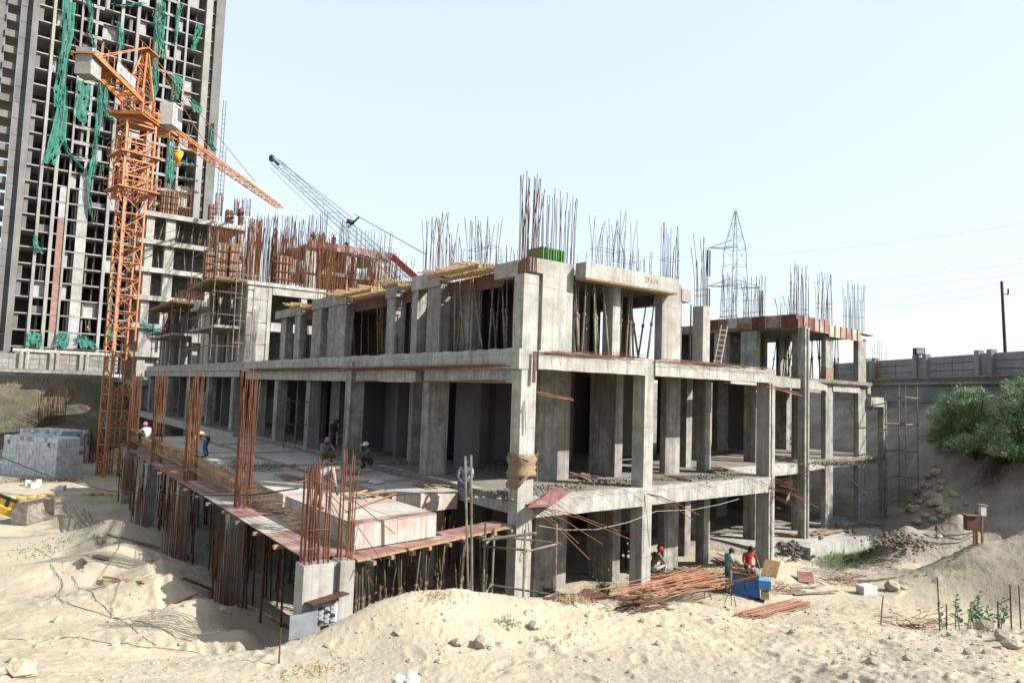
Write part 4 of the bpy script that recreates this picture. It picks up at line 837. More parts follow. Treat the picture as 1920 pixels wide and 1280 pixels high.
for k in range(14):
    x=mx(272+k*4);b.v+=[(x,YM-.4,9.2-.1*k+random.uniform(-.08,.08)),(x,YM-.42-random.random()*.2,8.75-.1*k+random.uniform(-.15,.15))]
    if k: b.f.append((2*k-2,2*k,2*k+1,2*k-1));b.m.append(0)
tag(b.build('net_strip',m_net),'thin teal net strip draped over a floor edge of the mid rise','net')
# ---------------------------------------------------------------- boundary walls
def bwall(name,label,p,q,z0,z1,npan,m,low=None,pill=1.0,pz=.35):
    p=np.array(p,float);q=np.array(q,float);d=q-p;L=np.linalg.norm(d);d/=L;n=np.array([d[1],-d[0]]);t=thing(name,label,'wall',(p[0],p[1],z0))
    for i in range(npan):
        for r in range(3):
            for s in range(2):
                h=(z1-z0)/3;a=p+d*(L/npan*(i+s/2)+.03)-p;c=p+d*(L/npan*(i+(s+1)/2)-.03)-p;b=B();mm=(a+c)/2;b.obox((*mm,h*(r+.5)),(*((c-a)/2),0),(*(n*.06),0),(0,0,h/2-.02));b.build('wall_panel',m,t)
    for i in range(npan+1):
        a=d*(L/npan*i);b=B()
        for s in (-1,1): b.obox((*(a+d*s*pill*.36+n*.12),(z1-z0)/2+pz/2),(*(d*pill*.14),0),(*(n*.2),0),(0,0,(z1-z0)/2+pz/2))
        b.obox((*(a+n*.02),(z1-z0)/2),(*(d*pill*.22),0),(*(n*.15),0),(0,0,(z1-z0)/2));b.build('pillar',m,t)
    b=B();mm=d*L/2;b.obox((*(mm-n*.09),(z1-z0)/2),(*(d*L/2),0),(*(n*.02),0),(0,0,(z1-z0)/2));b.build('joint_backing',m_conc4,t)
    b=B();b.obox((*(mm+n*.15),-.25),(*(d*L/2),0),(*(n*.3),0),(0,0,.22));b.build('plinth_beam',m,t)
    b=B();b.obox((*(mm-n*.05),-1.6),(*(d*L/2),0),(*(n*.08),0),(0,0,1.1));b.build('base_wall',low or m,t)
    return t,p,d,n,L
m_wallr=mat('grey_wall_render',(.33,.33,.325),(.45,.45,.44),.8,.92,.3,10,.02,streak=.5,big=(.13,.13,.125),bigscale=.3,rand=.06)
a=P(-260,690,d=120);c=P(212,690,d=110);t,p,d,n,L=bwall('boundary_wall','long pale boundary wall with slotted pillars below the tower',a[:2],c[:2],4.0,6.05,8,m_conc2)
for i in range(8):
    b=B();e=d*(L/8*(i+.5));b.obox((*(e+n*.2),-1.25),(*(d*L/20),0),(*(n*.03),0),(0,0,.45));b.build('shutter',m_net if i in(3,6) else m_conc4,t)
a=P(1560,700,d=70);c=P(2010,700,d=50);t,p,d,n,L=bwall('boundary_wall','long grey boundary wall with paired pillars at the right edge',a[:2],c[:2],5.15,6.7,4,m_wallr,pill=1.5,pz=.22)
b=B();b.obox((*(d*L/2+n*.12),-1.0),(*(d*L/2),0),(*(n*.05),0),(0,0,.75));b.build('lower_wall',m_wallr,t)
for k in range(26):
    b=B();b.obox((*(d*L/2+n*.1),-1.85-.06*k),(*(d*L/2),0),(*(n*(.03 if k%2 else .055)),0),(0,0,.03));b.build('corrugation',m_wallr,t)
b=B();b.tube((*(n*.5),-.02),(*(d*L+n*.5),.02),.07,6);b.tube((*(n*.55),-.18),(*(d*L+n*.5),-.12),.045,6);tag(b.build('pipe',m_pipe),'long grey pipe running along the grey boundary wall','pipe');bpy.data.objects[-1] if False else None
for o in C.objects:
    if o.name=='pipe': o.location=(p[0],p[1],5.15)
q=P(1723,665,d=59.5);b=B();b.box(-.35,-.2,0,.35,.2,.5);o=b.build('floodlight',m_dark);o.location=q;o.rotation_euler=(0,0,-.7);tag(o,'small square floodlight on a pillar of the grey wall','floodlight');b=B();b.box(-.28,-.23,.06,.28,-.2,.44);b.build('lens',m_steel,o)
# ---------------------------------------------------------------- cranes, pylon, pole, wires
def lattice(b,p,q,w,n,rc,rd,tri=False,w2=None,h=None,up=(0,0,1)):
    p=np.array(p,float);q=np.array(q,float);d=(q-p);L=np.linalg.norm(d);d/=L;u=np.array(up,float) if abs(d[2])<.97 else np.array([0,1.,0])
    s=np.cross(d,u);s/=np.linalg.norm(s);u=np.cross(s,d);w2=w if w2 is None else w2;h=h or w
    def ring(t):
        c=p+d*L*t;ww=(w+(w2-w)*t)/2;hh=ww*h/w
        if tri: return [c-s*ww,c+s*ww,c+u*hh*2]
        return [c-s*ww-u*hh,c+s*ww-u*hh,c+s*ww+u*hh,c-s*ww+u*hh]
    m=3 if tri else 4;prev=ring(0)
    for i in range(n):
        nx=ring((i+1)/n)
        for k in range(m):
            b.beam(prev[k],nx[k],rc*2,rc*2);j=(k+1)%m
            if i%2==0: b.tube(prev[k],nx[j],rd,4)
            else: b.tube(prev[j],nx[k],rd,4)
            b.tube(nx[k],nx[j],rd,4)
        prev=nx
    return b
QX,QY=-5.3,41.05
cr=thing('tower_crane','orange lattice tower crane with white cab and concrete counterweight','crane',(QX,QY,-4))
th=R(52);U_=np.array([math.cos(th),math.sin(th),0]);V_=np.array([-U_[1],U_[0],0])
mrot=R(12)
def rot2(b,a):
    ca,sa=math.cos(a),math.sin(a);b.v=[(x*ca-y*sa,x*sa+y*ca,z) for x,y,z in b.v];return b
b=B();n=19
for i in range(n):
    z0=1.2*i+0.;z1=z0+1.2;w=.72
    cs=[(-w,-w),(w,-w),(w,w),(-w,w)]
    for k in range(4):
        a,c=cs[k],cs[(k+1)%4]
        b.beam((*a,z0),(*a,z1),.11,.11);b.beam((*a,z1),(*c,z1),.055,.055)
        b.beam((*a,z0),(*c,z1),.045,.045) if (i%2) else b.beam((*c,z0),(*a,z1),.045,.045)
        b.beam((*c,z0),((a[0]+c[0])/2,(a[1]+c[1])/2,z0+.6),.045,.045)
mast=rot2(b,mrot).build('mast',m_orange,cr)
b=B()
for zz in range(24): b.beam((-.2,.3,.5+zz*.95),(.2,.3,.5+zz*.95),.04,.04)
b.beam((-.2,.3,0),(-.2,.3,22.8),.05,.05);b.beam((.2,.3,0),(.2,.3,22.8),.05,.05);rot2(b,mrot).build('ladder',m_orange,mast)
# climbing frame with platforms
b=B()
for k,(sx,sy) in enumerate(((-1,-1),(1,-1),(1,1),(-1,1))): b.beam((sx*.98,sy*.98,20.6),(sx*.98,sy*.98,26),.14,.14)
for z in (20.7,21.9,23.1,24.4,25.8):
    for (a,c) in (((-1,-1),(1,-1)),((1,-1),(1,1)),((1,1),(-1,1)),((-1,1),(-1,-1))):
        b.beam((a[0]*.98,a[1]*.98,z),(c[0]*.98,c[1]*.98,z),.1,.1)
        if z<25: b.beam((a[0]*.98,a[1]*.98,z),(c[0]*.98,c[1]*.98,z+1.2),.06,.06)
rot2(b,mrot).build('climbing_frame',m_orange,cr)
for z,w in ((20.9,1.45),(23.5,1.4)):
    b=B();b.box(-w,-w,z,w,-.99,z+.08);b.box(-w,.99,z,w,w,z+.08);b.box(-w,-.98,z,-.99,.98,z+.08);b.box(.99,-.98,z,w,.98,z+.08)
    for s in (-1,1):
        for f in (-1,-.33,.33,1):
            b.tube((s*w,f*w,z),(s*w,f*w,z+1.05),.03,4);b.tube((f*w,s*w,z),(f*w,s*w,z+1.05),.03,4)
        for hh in (.55,1.05): b.tube((s*w,-w,z+hh),(s*w,w,z+hh),.025,4);b.tube((-w,s*w,z+hh),(w,s*w,z+hh),.025,4)
        for f in (-1,1): b.beam((s*w*.95,f*.9,z),(s*.95,f*.9,z-1),.06,.06)
    rot2(b,mrot).build('platform',m_orange,cr)
# slewing part
ZS=26.0
b=B();b.tube((0,0,ZS),(0,0,ZS+.5),1.15,16);b.box(-1.3,-1.3,ZS+.5,1.3,1.3,ZS+.65)
lattice(b,(0,0,ZS+.6),(0,0,ZS+2.2),1.5,2,.08,.04);rot2(b,th).build('slewing_ring',m_orange,cr)
b=B();b.box(-1.6,-1.3,ZS+.3,1.5,1.3,ZS+.38)
for f in (-1.6,-.6,.5,1.5):
    for s in (-1.3,1.3): b.tube((f,s,ZS+.38),(f,s,ZS+1.4),.03,4)
for s in (-1.3,1.3):
    for hh in (.9,1.4): b.tube((-1.6,s,ZS+hh),(1.5,s,ZS+hh),.025,4)
rot2(b,th).build('slewing_platform',m_orange,cr)
# tower head
b=B();pk=np.array([.5,0,ZS+6.3]);base=[(-.7,-.7),(.7,-.7),(.7,.7),(-.7,.7)]
for k in range(4):
    a=np.array([*base[k],ZS+2.2]);c=np.array([*base[(k+1)%4],ZS+2.2]);b.beam(a,pk+np.array([0,.12*np.sign(base[k][1]),0]),.12,.12)
    for f in (.2,.4,.6,.8): b.tube(a+(pk-a)*f,c+(pk-c)*f,.035,4);b.tube(a+(pk-a)*f,c+(pk-c)*(f-.2),.03,4)
b.box(.1,-.5,ZS+6.0,1.5,.5,ZS+6.06)
for s in (-.5,.5):
    for f in (.1,.8,1.5): b.tube((f,s,ZS+6.0),(f,s,ZS+6.9),.025,4)
    b.tube((.1,s,ZS+6.9),(1.5,s,ZS+6.9),.025,4)
rot2(b,th).build('tower_head',m_orange,cr)
# counter jib, sloping a little as seen
ctip=np.array([-6.6,0,ZS+2.3]);croot=np.array([-.8,0,ZS+1.6])
b=B()
for s in (-.75,.75): b.beam(croot+[0,s,0],ctip+[0,s,0],.14,.3)
for k in range(9): q=croot+(ctip-croot)*k/8;b.beam(q+[0,-.75,0],q+[0,.75,0],.08,.1)
for k in range(8):
    q=croot+(ctip-croot)*k/8;q2=croot+(ctip-croot)*(k+1)/8;b.beam(q+[0,-.75,0],q2+[0,.75,0],.05,.05)
    for s in (-.75,.75): b.tube(q+[0,s,.1],q+[0,s,1.1],.025,4);b.tube(q+[0,s,1.1],q2+[0,s,1.1],.025,4);b.tube(q+[0,s,.6],q2+[0,s,.6],.02,4)
b.beam((croot+ctip)/2+[0,0,.05],ctip+[0,0,.05],1.4,.05);rot2(b,th).build('counter_jib',m_orange,cr)
b=B()
for k in range(4): b.box(-6.5+.27*k,-.55,ZS+.95,-6.26+.27*k,.55,ZS+2.75+.02*k)
rot2(b,th).build('counterweight',m_conc2,cr)
b=B()
for s in (-.4,.4): b.beam(pk+[0,s*.3,0],ctip+[1.2,s,.3],.1,.05)
rot2(b,th).build('tie_bar',m_orange,cr)
# jib
jt=np.array([30.2,0,27.9]);jr=np.array([.9,0,ZS+1.3])
b=B();lattice(b,jr,jt,1.1,30,.05,.026,tri=True,w2=.8,h=.62);rot2(b,th).build('jib',m_orange,cr)
b=B()
for f,s in ((.36,.25),(.74,-.25)): b.tube(pk,jr+(jt-jr)*f+np.array([0,0,.9]),.035,5)
b.tube(jr+(jt-jr)*.1+[0,0,-.05],jr+(jt-jr)*.12+[0,0,-.05],.03,4);rot2(b,th).build('jib_tie',m_orange,cr)
b=B();c0=jr+(jt-jr)*.11;b.box(c0[0]-.6,-.6,c0[2]-.35,c0[0]+.7,.6,c0[2]-.2);b.box(c0[0]-.5,-.55,c0[2]-.9,c0[0]-.4,.55,c0[2]-.3);rot2(b,th).build('trolley',m_orange,cr)
# cab
b=B();b.box(.8,-2.25,ZS+.5,2.2,-1.2,ZS+2.2);cab=rot2(b,th).build('cab',m_white,cr)
b=B();b.box(2.21,-2.2,ZS+1.0,2.24,-1.25,ZS+2.1);b.box(1.45,-2.29,ZS+1.1,2.12,-2.26,ZS+2.1);rot2(b,th).build('window',m_glass,cab)
for k,chh in enumerate('ACE'):
    t=text(chh,(0,0,0),(0,0,0),.52,m_red,'cab_letter',cab);t.rotation_euler=(R(90),0,th);v=np.array([1.12,-2.275,ZS+1.95-.52*k]);t.location=(v[0]*math.cos(th)-v[1]*math.sin(th),v[0]*math.sin(th)+v[1]*math.cos(th),v[2])
# name board on the counter jib rail
b=B();bo0=croot+(ctip-croot)*.2;bo1=croot+(ctip-croot)*.58;b.beam(bo0+[0,-.8,.6],bo1+[0,-.8,.6],.04,.66,up=(0,0,1));sg=rot2(b,th).build('sign_board',m_white,cr)
for k,chh in enumerate('ACE'):
    t=text(chh,(0,0,0),(0,0,0),.62,m_red,'sign_letter',sg);f=.5-.1*k;q=croot+(ctip-croot)*f+np.array([0,-.835,.6]);t.rotation_euler=(R(90),0,th);t.location=(q[0]*math.cos(th)-q[1]*math.sin(th),q[0]*math.sin(th)+q[1]*math.cos(th),q[2])
# hook rope and bucket
hp=P(333,300,d=60.5);hk=thing('concrete_bucket','yellow concrete bucket hanging from the crane in front of the tower','bucket',tuple(hp-np.array([0,0,.2])));hk.scale=(.72,.72,.78)
b=B();b.tube((0,0,0),(0,0,.9),.2,12,.55);b.tube((0,0,.9),(0,0,1.15),.55,12,.55);b.build('bucket',m_yellow,hk,True)
b=B();b.path([(-.5,0,1.1),(0,0,1.9),(.5,0,1.1)],.03,5);b.tube((0,0,1.9),(0,0,2.4),.06,6);b.build('bail',m_dark,hk);b=B();b.tube((0,0,2.35),(-.1,.0,5.6),.018,4);b.build('rope',m_dark,hk);b=B();b.box(-.3,-.3,-.35,.3,.3,-.28);b.path([(-.3,0,-.3),(-.15,0,.1)],.03,4);b.path([(.3,0,-.3),(.15,0,.1)],.03,4);b.build('gate_frame',m_orange,hk)
# grey lattice boom of a mobile crane behind the building
b0=P(800,560,d=57);b1=P(506,294,d=76);bm=thing('boom_crane','grey lattice crane boom with a red section leaning left above the building','crane',tuple(b0))
rl=lambda p:np.array(p)-b0
f1=.28;dv=b1-b0
b=B();lattice(b,rl(b0+dv*.0),rl(b0+dv*.96),1.15,20,.032,.014,h=1.0,w2=.7);b.build('boom',m_pyl,bm)
b=B();pu=b0+dv*.07;pv=b0+dv*.2;sid=np.cross(dv/np.linalg.norm(dv),[0,0,1.]);sid/=np.linalg.norm(sid);upv=np.cross(sid,dv/np.linalg.norm(dv))
b.obox(rl((pu+pv)/2+upv*.75),(pv-pu)/2,sid*.04,upv*.28);b.build('red_section',m_red,bm)
b=B();hd=b0+dv*.985;b.tube(rl(hd-sid*.12),rl(hd+sid*.12),.36,14);b.beam(rl(b0+dv*.93),rl(b1),.2,.2);b.build('head_sheave',m_dark,bm)
b=B();ap=b0+dv*.44;b.beam(rl(ap),rl(ap+upv*1.5-dv/np.linalg.norm(dv)*.8),.12,.12);b.tube(rl(ap+upv*.6-sid*.3),rl(ap+upv*.6+sid*.3),.22,10);b.build('mid_sheave',m_dark,bm)
b=B();b.tube(rl(ap+upv*1.4),rl(P(800,478,d=52)),.03,4);b.tube(rl(b0+dv*.97+upv*.3),rl(ap+upv*1.0),.025,4);b.tube(rl(b0+dv*.97-upv*.9),rl(b0+dv*.2-upv*1.3),.02,4);b.build('cable',m_dark,bm)
# pylon
py=P(1377,600,d=125);pz=P(1377,396,d=125)[2];pl=thing('pylon','distant grey lattice pylon with insulator strings behind the right block','pylon',(py[0],py[1],2.5))
H=pz-2.5;b=B();lattice(b,(0,0,0),(0,0,H*.80),4.4,9,.06,.035,w2=2.6);lattice(b,(0,0,H*.80),(0,0,H),2.6,3,.055,.03,w2=.2);b.build('mast',m_pyl,pl)
rdir=MR[0]
for f,sides in ((.80,(-1,)),(.60,(-1,1))):
    for s in sides:
        b=B();e=rdir*s*4.6;e=np.array([e[0],e[1],H*f])
        for o in ((0,1.2,0),(0,-1.2,0),(0,0,1.4)): b.tube((o[0]+rdir[0]*s*1.2,o[1],H*f+o[2]),e,.07,4)
        for g in (.3,.55,.8): b.tube(np.array([rdir[0]*s*4.6*g,1.2*(1-g),H*f]),np.array([rdir[0]*s*4.6*g,-1.2*(1-g),H*f+.8*(1-g)]),.05,4)
        b.build('cross_arm',m_pyl,pl)
        for oo in (-.35,.35):
            b=B();b.tube(e+np.array([oo,0,-.4]),e+np.array([oo,0,-5]),.12,6);b.build('insulator',m_dark,pl)
for i,(a,c) in enumerate((((1350,478),(1925,418)),((1350,532),(1925,493)),((1425,540),(1925,512)),((900,460),(1380,480)),((1400,570),(1885,532)),((1500,580),(1890,546)))):
    p,q=P(*a,d=125),P(*c,d=80 if i<3 else 78);pts=[p+(q-p)*k/12+np.array([0,0,-1.6*4*(k/12)*(1-k/12)*.5]) for k in range(13)];b=B();b.path(pts,.013,3);tag(b.build('power_line',m_pyl),['topmost thin power line running right from the pylon','second power line from the top right of the pylon','third power line from the top right of the pylon','thin power line running left from the pylon','thin wire running to the top of the dark pole','thin wire running to the bracket of the dark pole'][i],'cable')
a=P(1890,720,d=72);c=P(1878,527,d=72);po=thing('utility_pole','dark leaning utility pole behind the grey boundary wall','pole',tuple(a));b=B();b.tube((0,0,-3),c-a,.16,8,.11);b.build('shaft',m_dark,po);b=B();v=(c-a)*.87;b.tube(v,v+MR[0]*.5,.05,5);b.tube(v+MR[0]*.5,v+MR[0]*.5+np.array([0,0,.5]),.07,6);b.build('bracket',m_dark,po)
# ---------------------------------------------------------------- people
m_skin=flat('brown_skin',(.17,.085,.05),.55,v=.12);m_hair=flat('black_hair',(.012,.010,.009),.7);m_shoe=flat('dark_sandal',(.04,.03,.025),.7)
def cloth(n,c,stripe=None,sc=40):
    m=mat(n,tuple(x*.8 for x in c),tuple(min(1,x*1.15) for x in c),6,.9,.3,14,.02)
    if stripe:
        nt=m.node_tree;N=nt.nodes;L=nt.links;b=N['Principled BSDF'];src=b.inputs['Base Color'].links[0].from_socket
        tc=N.new('ShaderNodeTexCoord');wv=N.new('ShaderNodeTexWave');wv.inputs['Scale'].default_value=sc;wv.bands_direction='DIAGONAL' if stripe[1] else 'X';wv.inputs['Distortion'].default_value=1;L.new(tc.outputs['Object'],wv.inputs['Vector'])
        mx=N.new('ShaderNodeMix');mx.data_type='RGBA';L.new(wv.outputs['Fac'],mx.inputs[0]);L.new(src,mx.inputs[6]);mx.inputs[7].default_value=(*stripe[0],1);L.new(mx.outputs[2],b.inputs['Base Color'])
    return m
STAND=dict(pel=(0,0,.93),sp=(0,.01,1.13),ch=(0,.0,1.34),nk=(0,.01,1.47),hd=(0,.04,1.60),ht=(0,.03,1.69),
 sL=(-.18,0,1.41),eL=(-.23,.02,1.12),wL=(-.22,.12,.88),hL=(-.21,.17,.80),sR=(.18,0,1.41),eR=(.23,.02,1.12),wR=(.22,.12,.88),hR=(.21,.17,.80),
 pL=(-.1,0,.88),kL=(-.11,.02,.48),aL=(-.11,-.02,.09),tL=(-.12,.14,.03),pR=(.1,0,.88),kR=(.11,.02,.48),aR=(.11,-.02,.09),tR=(.12,.14,.03))
def pose(**k): d=dict(STAND);d.update(k);return d
WORK=pose(nk=(0,.05,1.46),hd=(0,.13,1.56),ht=(0,.14,1.66),eL=(-.25,.08,1.13),wL=(-.16,.30,1.02),hL=(-.13,.39,1.0),eR=(.24,.1,1.13),wR=(.14,.33,1.0),hR=(.11,.42,.98))
LEAN=pose(sp=(0,.03,1.13),ch=(0,.06,1.34),nk=(0,.10,1.46),hd=(0,.17,1.57),ht=(0,.19,1.66),sL=(-.2,.06,1.40),sR=(.2,.06,1.40),eL=(-.30,.12,1.14),wL=(-.24,.34,.98),hL=(-.2,.42,.95),eR=(.29,.14,1.13),wR=(.2,.36,.98),hR=(.17,.44,.95))
BEND=pose(pel=(0,-.16,.86),sp=(0,.0,.97),ch=(0,.2,1.04),nk=(0,.32,1.05),hd=(0,.44,1.04),ht=(0,.53,1.05),sL=(-.18,.22,1.05),eL=(-.22,.34,.8),wL=(-.16,.44,.58),hL=(-.14,.48,.49),sR=(.18,.22,1.05),eR=(.26,.26,.78),wR=(.24,.32,.54),hR=(.23,.35,.45),pL=(-.1,-.16,.81),pR=(.1,-.16,.81),kL=(-.16,-.02,.44),aL=(-.19,-.12,.09),tL=(-.21,.04,.03),kR=(.17,-.04,.44),aR=(.2,-.14,.09),tR=(.23,.02,.03))
SQUAT=pose(pel=(0,-.12,.22),sp=(0,-.1,.4),ch=(0,.0,.6),nk=(0,.06,.72),hd=(0,.12,.84),ht=(0,.12,.94),sL=(-.18,0,.66),eL=(-.26,.22,.5),wL=(-.18,.42,.42),hL=(-.15,.5,.38),sR=(.18,0,.66),eR=(.26,.22,.5),wR=(.18,.42,.42),hR=(.15,.5,.38),pL=(-.1,-.1,.2),kL=(-.2,.28,.46),aL=(-.16,.12,.08),tL=(-.18,.28,.03),pR=(.1,-.1,.2),kR=(.2,.28,.46),aR=(.16,.12,.08),tR=(.18,.28,.03))
SIT=pose(pel=(0,-.1,.3),sp=(0,-.06,.5),ch=(0,.06,.72),nk=(0,.14,.84),hd=(0,.2,.97),ht=(0,.2,1.06),sL=(-.19,.06,.78),eL=(-.24,.22,.56),wL=(-.08,.38,.42),hL=(-.03,.42,.33),sR=(.19,.06,.78),eR=(.24,.22,.56),wR=(.08,.38,.40),hR=(.02,.42,.30),pL=(-.1,-.08,.28),kL=(-.17,.34,.46),aL=(-.14,.30,.07),tL=(-.15,.45,.03),pR=(.1,-.08,.28),kR=(.17,.34,.46),aR=(.14,.30,.07),tR=(.15,.45,.03))
CH=[('pel','sp','ch','nk','hd','ht'),('ch','sL','eL','wL','hL'),('ch','sR','eR','wR','hR'),('pel','pL','kL','aL','tL'),('pel','pR','kR','aR','tR')]
RAD=dict(pel=(.135,.11),sp=(.125,.1),ch=(.15,.11),nk=(.055,.055),hd=(.085,.1),ht=(.06,.065),s=(.07,.07),e=(.045,.045),w=(.03,.03),h=(.038,.022),p=(.095,.1),k=(.062,.062),a=(.042,.042),t=(.045,.03))
REG=dict(pel='pants',sp='shirt',ch='shirt',nk='skin',hd='skin',ht='skin',s='shirt',e='arm',w='skin',h='skin',p='pants',k='pants',a='pants',t='shoe')
def person(loc,rz,P_,shirt,pants,label,hat=None,hair=True,sc=1.0,fingers=True,sleeve=False,scarf=None):
    names=list(STAND);pts=[np.array(P_[n],float) for n in names];ed=[]
    for c in CH:
        for a,q in zip(c[:-1],c[1:]): ed.append((names.index(a),names.index(q)))
    rad=[RAD[n] if n in RAD else RAD[n[0]] for n in names]
    if fingers:
        for s in 'LR':
            h=np.array(P_['h'+s],float);w=np.array(P_['w'+s],float);d=(h-w)/np.linalg.norm(h-w);sd=np.cross(d,[0,0,1.]);sd=sd/(np.linalg.norm(sd)+1e-6);sg=1 if s=='L' else -1;hi=names.index('h'+s)
            for off,l in ((-.03,.05),(-.01,.06),(.01,.057),(.03,.045)):
                i=len(pts);pts+= [h+d*.03+sd*off,h+d*(.03+l)+sd*off*1.15+np.array([0,0,-.018])];rad+=[(.010,.010),(.008,.008)];ed+=[(hi,i),(i,i+1)]
            i=len(pts);pts+=[h+sd*sg*.035-d*.01,h+sd*sg*.05+d*.035];rad+=[(.011,.011),(.009,.009)];ed+=[(hi,i),(i,i+1)]
    me=bpy.data.meshes.new('person');me.from_pydata([tuple(p) for p in pts],ed,[]);ob=bpy.data.objects.new('person',me);C.objects.link(ob)
    md=ob.modifiers.new('s','SKIN');md.use_smooth_shade=True
    for i,sv in enumerate(me.skin_vertices[0].data): sv.radius=rad[i];sv.use_root=(i==0)
    ss=ob.modifiers.new('u','SUBSURF');ss.levels=1;ss.render_levels=1
    dg=bpy.context.evaluated_depsgraph_get();m2=bpy.data.meshes.new_from_object(ob.evaluated_get(dg));ob.modifiers.clear();ob.data=m2
    for m in (m_skin,shirt,pants,m_shoe): m2.materials.append(m)
    key=np.array([P_[n] for n in names]);reg=[REG[n] if n in REG else REG[n[0]] for n in names]
    sk={'skin':0,'shirt':1,'pants':2,'shoe':3,'arm':1 if sleeve else 0}
    mids=[];mr=[]
    for c in CH:
        for a,q in zip(c[:-1],c[1:]):
            for f in (.0,.25,.5,.75,1.):
                pa=np.array(P_[a]);pq=np.array(P_[q]);mids.append(pa*(1-f)+pq*f);ra=REG.get(a,REG.get(a[0]));rq=REG.get(q,REG.get(q[0]))
                r=ra if f<.5 else rq
                if a=='ch' and q=='nk': r='shirt' if f<.75 else 'skin'
                if a[0]=='s' and a!='sp': r='shirt' if f<.6 else 'arm'
                if a[0]=='e': r='arm' if f<.75 else 'skin'
                if a=='pel' and q=='sp': r='pants' if f<.3 else 'shirt'
                if a[0]=='k': r='pants' if f<.95 else 'shoe'
                if a[0]=='a': r='shoe'
                mr.append(sk[r])
    mids=np.array(mids);cen=np.array([p.center for p in m2.polygons])
    idx=np.argmin(((cen[:,None,:]-mids[None])**2).sum(-1),1);m2.polygons.foreach_set('material_index',[mr[i] for i in idx]);m2.polygons.foreach_set('use_smooth',[True]*len(m2.polygons))
    ob.location=loc;ob.rotation_euler=(0,0,rz);ob.scale=(sc,)*3;tag(ob,label,'person')
    hd=np.array(P_['hd'],float);ht=np.array(P_['ht'],float);u=(ht-np.array(P_['nk'],float));u/=np.linalg.norm(u);f=np.array([0,1.,0])-u*u[1];f/=np.linalg.norm(f);s=np.cross(f,u)
    def cap(r,lo,col,nm,brim=False):
        b=B();k=7;n=12;c=hd+u*.02
        for i in range(k):
            ph=lo+(math.pi/2-lo)*i/(k-1)
            for j in range(n):
                t=2*math.pi*j/n;b.v.append(tuple(c+(s*math.cos(t)*r*.86+f*math.sin(t)*r*1.02)*math.cos(ph)+u*math.sin(ph)*r*1.05-f*.008))
        for i in range(k-1):
            for j in range(n): a=i*n+j;c2=i*n+(j+1)%n;b.f.append((a,c2,c2+n,a+n));b.m.append(0)
        if brim:
            b.obox(c+f*(r*1.15)+u*.03,s*.07,f*.06,u*.006)
        return b.build(nm,col,ob,True)
    if hat: cap(.122,-.05,hat,'cap',True)
    if hair: cap(.114,-.25,m_hair,'hair') if not hat else None
    if scarf: cap(.125,-.35,scarf,'head_scarf')
    b=B();b.tube(hd+f*.09+u*.005,hd+f*.118-u*.028,.008,5,.016);b.build('nose',m_skin,ob,True)
    b=B()
    for q in (-1,1): b.rock(hd+f*.092+s*q*.034+u*.022,.012)
    b.obox(hd+f*.09-u*.058,s*.024,f*.006,u*.005);b.build('face_marks',m_hair,ob)
    b=B()
    for q in (-1,1): b.obox(hd+s*q*.088-f*.005,s*.008,f*.018,u*.03)
    b.build('ears',m_skin,ob)
    return ob
RIGHT,LEFT,TOCAM,AWAY=R(-126.9),R(53.1),R(143.1),R(-36.9)
c_teal=cloth('teal_tshirt',(.18,.46,.44));c_red=cloth('red_tshirt',(.50,.035,.035));c_jean=cloth('grey_jeans',(.17,.19,.21));c_strip=cloth('striped_shirt',(.62,.58,.60),((.10,.03,.07),0),26);c_trous=cloth('olive_trousers',(.17,.155,.12));c_yel=cloth('pale_yellow_shirt',(.66,.57,.32));c_blue=cloth('blue_jeans',(.07,.13,.26));c_chk=cloth('checked_shirt',(.45,.52,.58),((.12,.2,.3),1),30);c_dark=cloth('dark_clothes',(.04,.037,.035));c_plaid=cloth('plaid_shirt',(.16,.15,.12),((.05,.05,.05),1),24);c_khaki=cloth('khaki_trousers',(.26,.20,.12));c_blues=cloth('blue_shirt',(.03,.11,.42));c_whit=cloth('white_shirt',(.6,.58,.58));c_pinks=cloth('pink_scarf',(.48,.20,.24));c_gry=cloth('grey_lilac_shirt',(.26,.26,.32));m_cap=cloth('white_cap',(.72,.72,.72))
GW=-3.9
def on(px,py,z): p=P(px,py,z=z);return (p[0],p[1],z)
p=on(1365,1119,GW);person((p[0],p[1],gz(p[0],p[1])-.01),RIGHT+.25,WORK,c_teal,c_jean,'worker in a teal shirt and grey jeans standing at the blue machine',sc=.97)
p=on(1402,1110,GW);person((p[0],p[1],gz(p[0],p[1])-.01),TOCAM+.25,LEAN,c_red,c_blue,'worker in a red shirt facing us behind the blue machine')
ZD=ZT+.012
p=on(600,953,ZD);person((p[0],p[1],ZD),AWAY-.9,BEND,c_strip,c_trous,'worker in a striped shirt and white cap bending over the deck bars',hat=m_cap,sleeve=True,sc=1.0)
p=on(381,857,ZD);person((p[0],p[1],ZD),LEFT+.2,BEND,c_yel,c_blue,'worker in a pale yellow shirt bending over the beam cage',sleeve=True,sc=1.02)
p=on(273,830,ZD);person((p[0],p[1],ZD),LEFT-.4,SQUAT,c_whit,c_dark,'worker in white with a pink head scarf crouching behind the far beam cage',scarf=c_pinks,hair=False,sleeve=True,sc=1.1)
p=on(873,917,0.0);person((p[0],p[1],ZD if p[0]<-.1 else 0),TOCAM-.1,SIT,c_chk,c_blue,'man in a checked shirt and blue jeans sitting at the slab edge')
p=on(610,866,0.0);person((p[0],p[1],0),TOCAM+.6,SQUAT,c_gry,c_khaki,'man in a grey shirt squatting in the shade with arms stretched out',scarf=c_pinks,hair=False,sleeve=True,sc=1.05)
p=on(622,858,0.0);person((p[0],p[1],0),TOCAM+1.2,WORK,c_dark,c_dark,'dark dressed man standing in the shade behind the squatting man',sleeve=True)
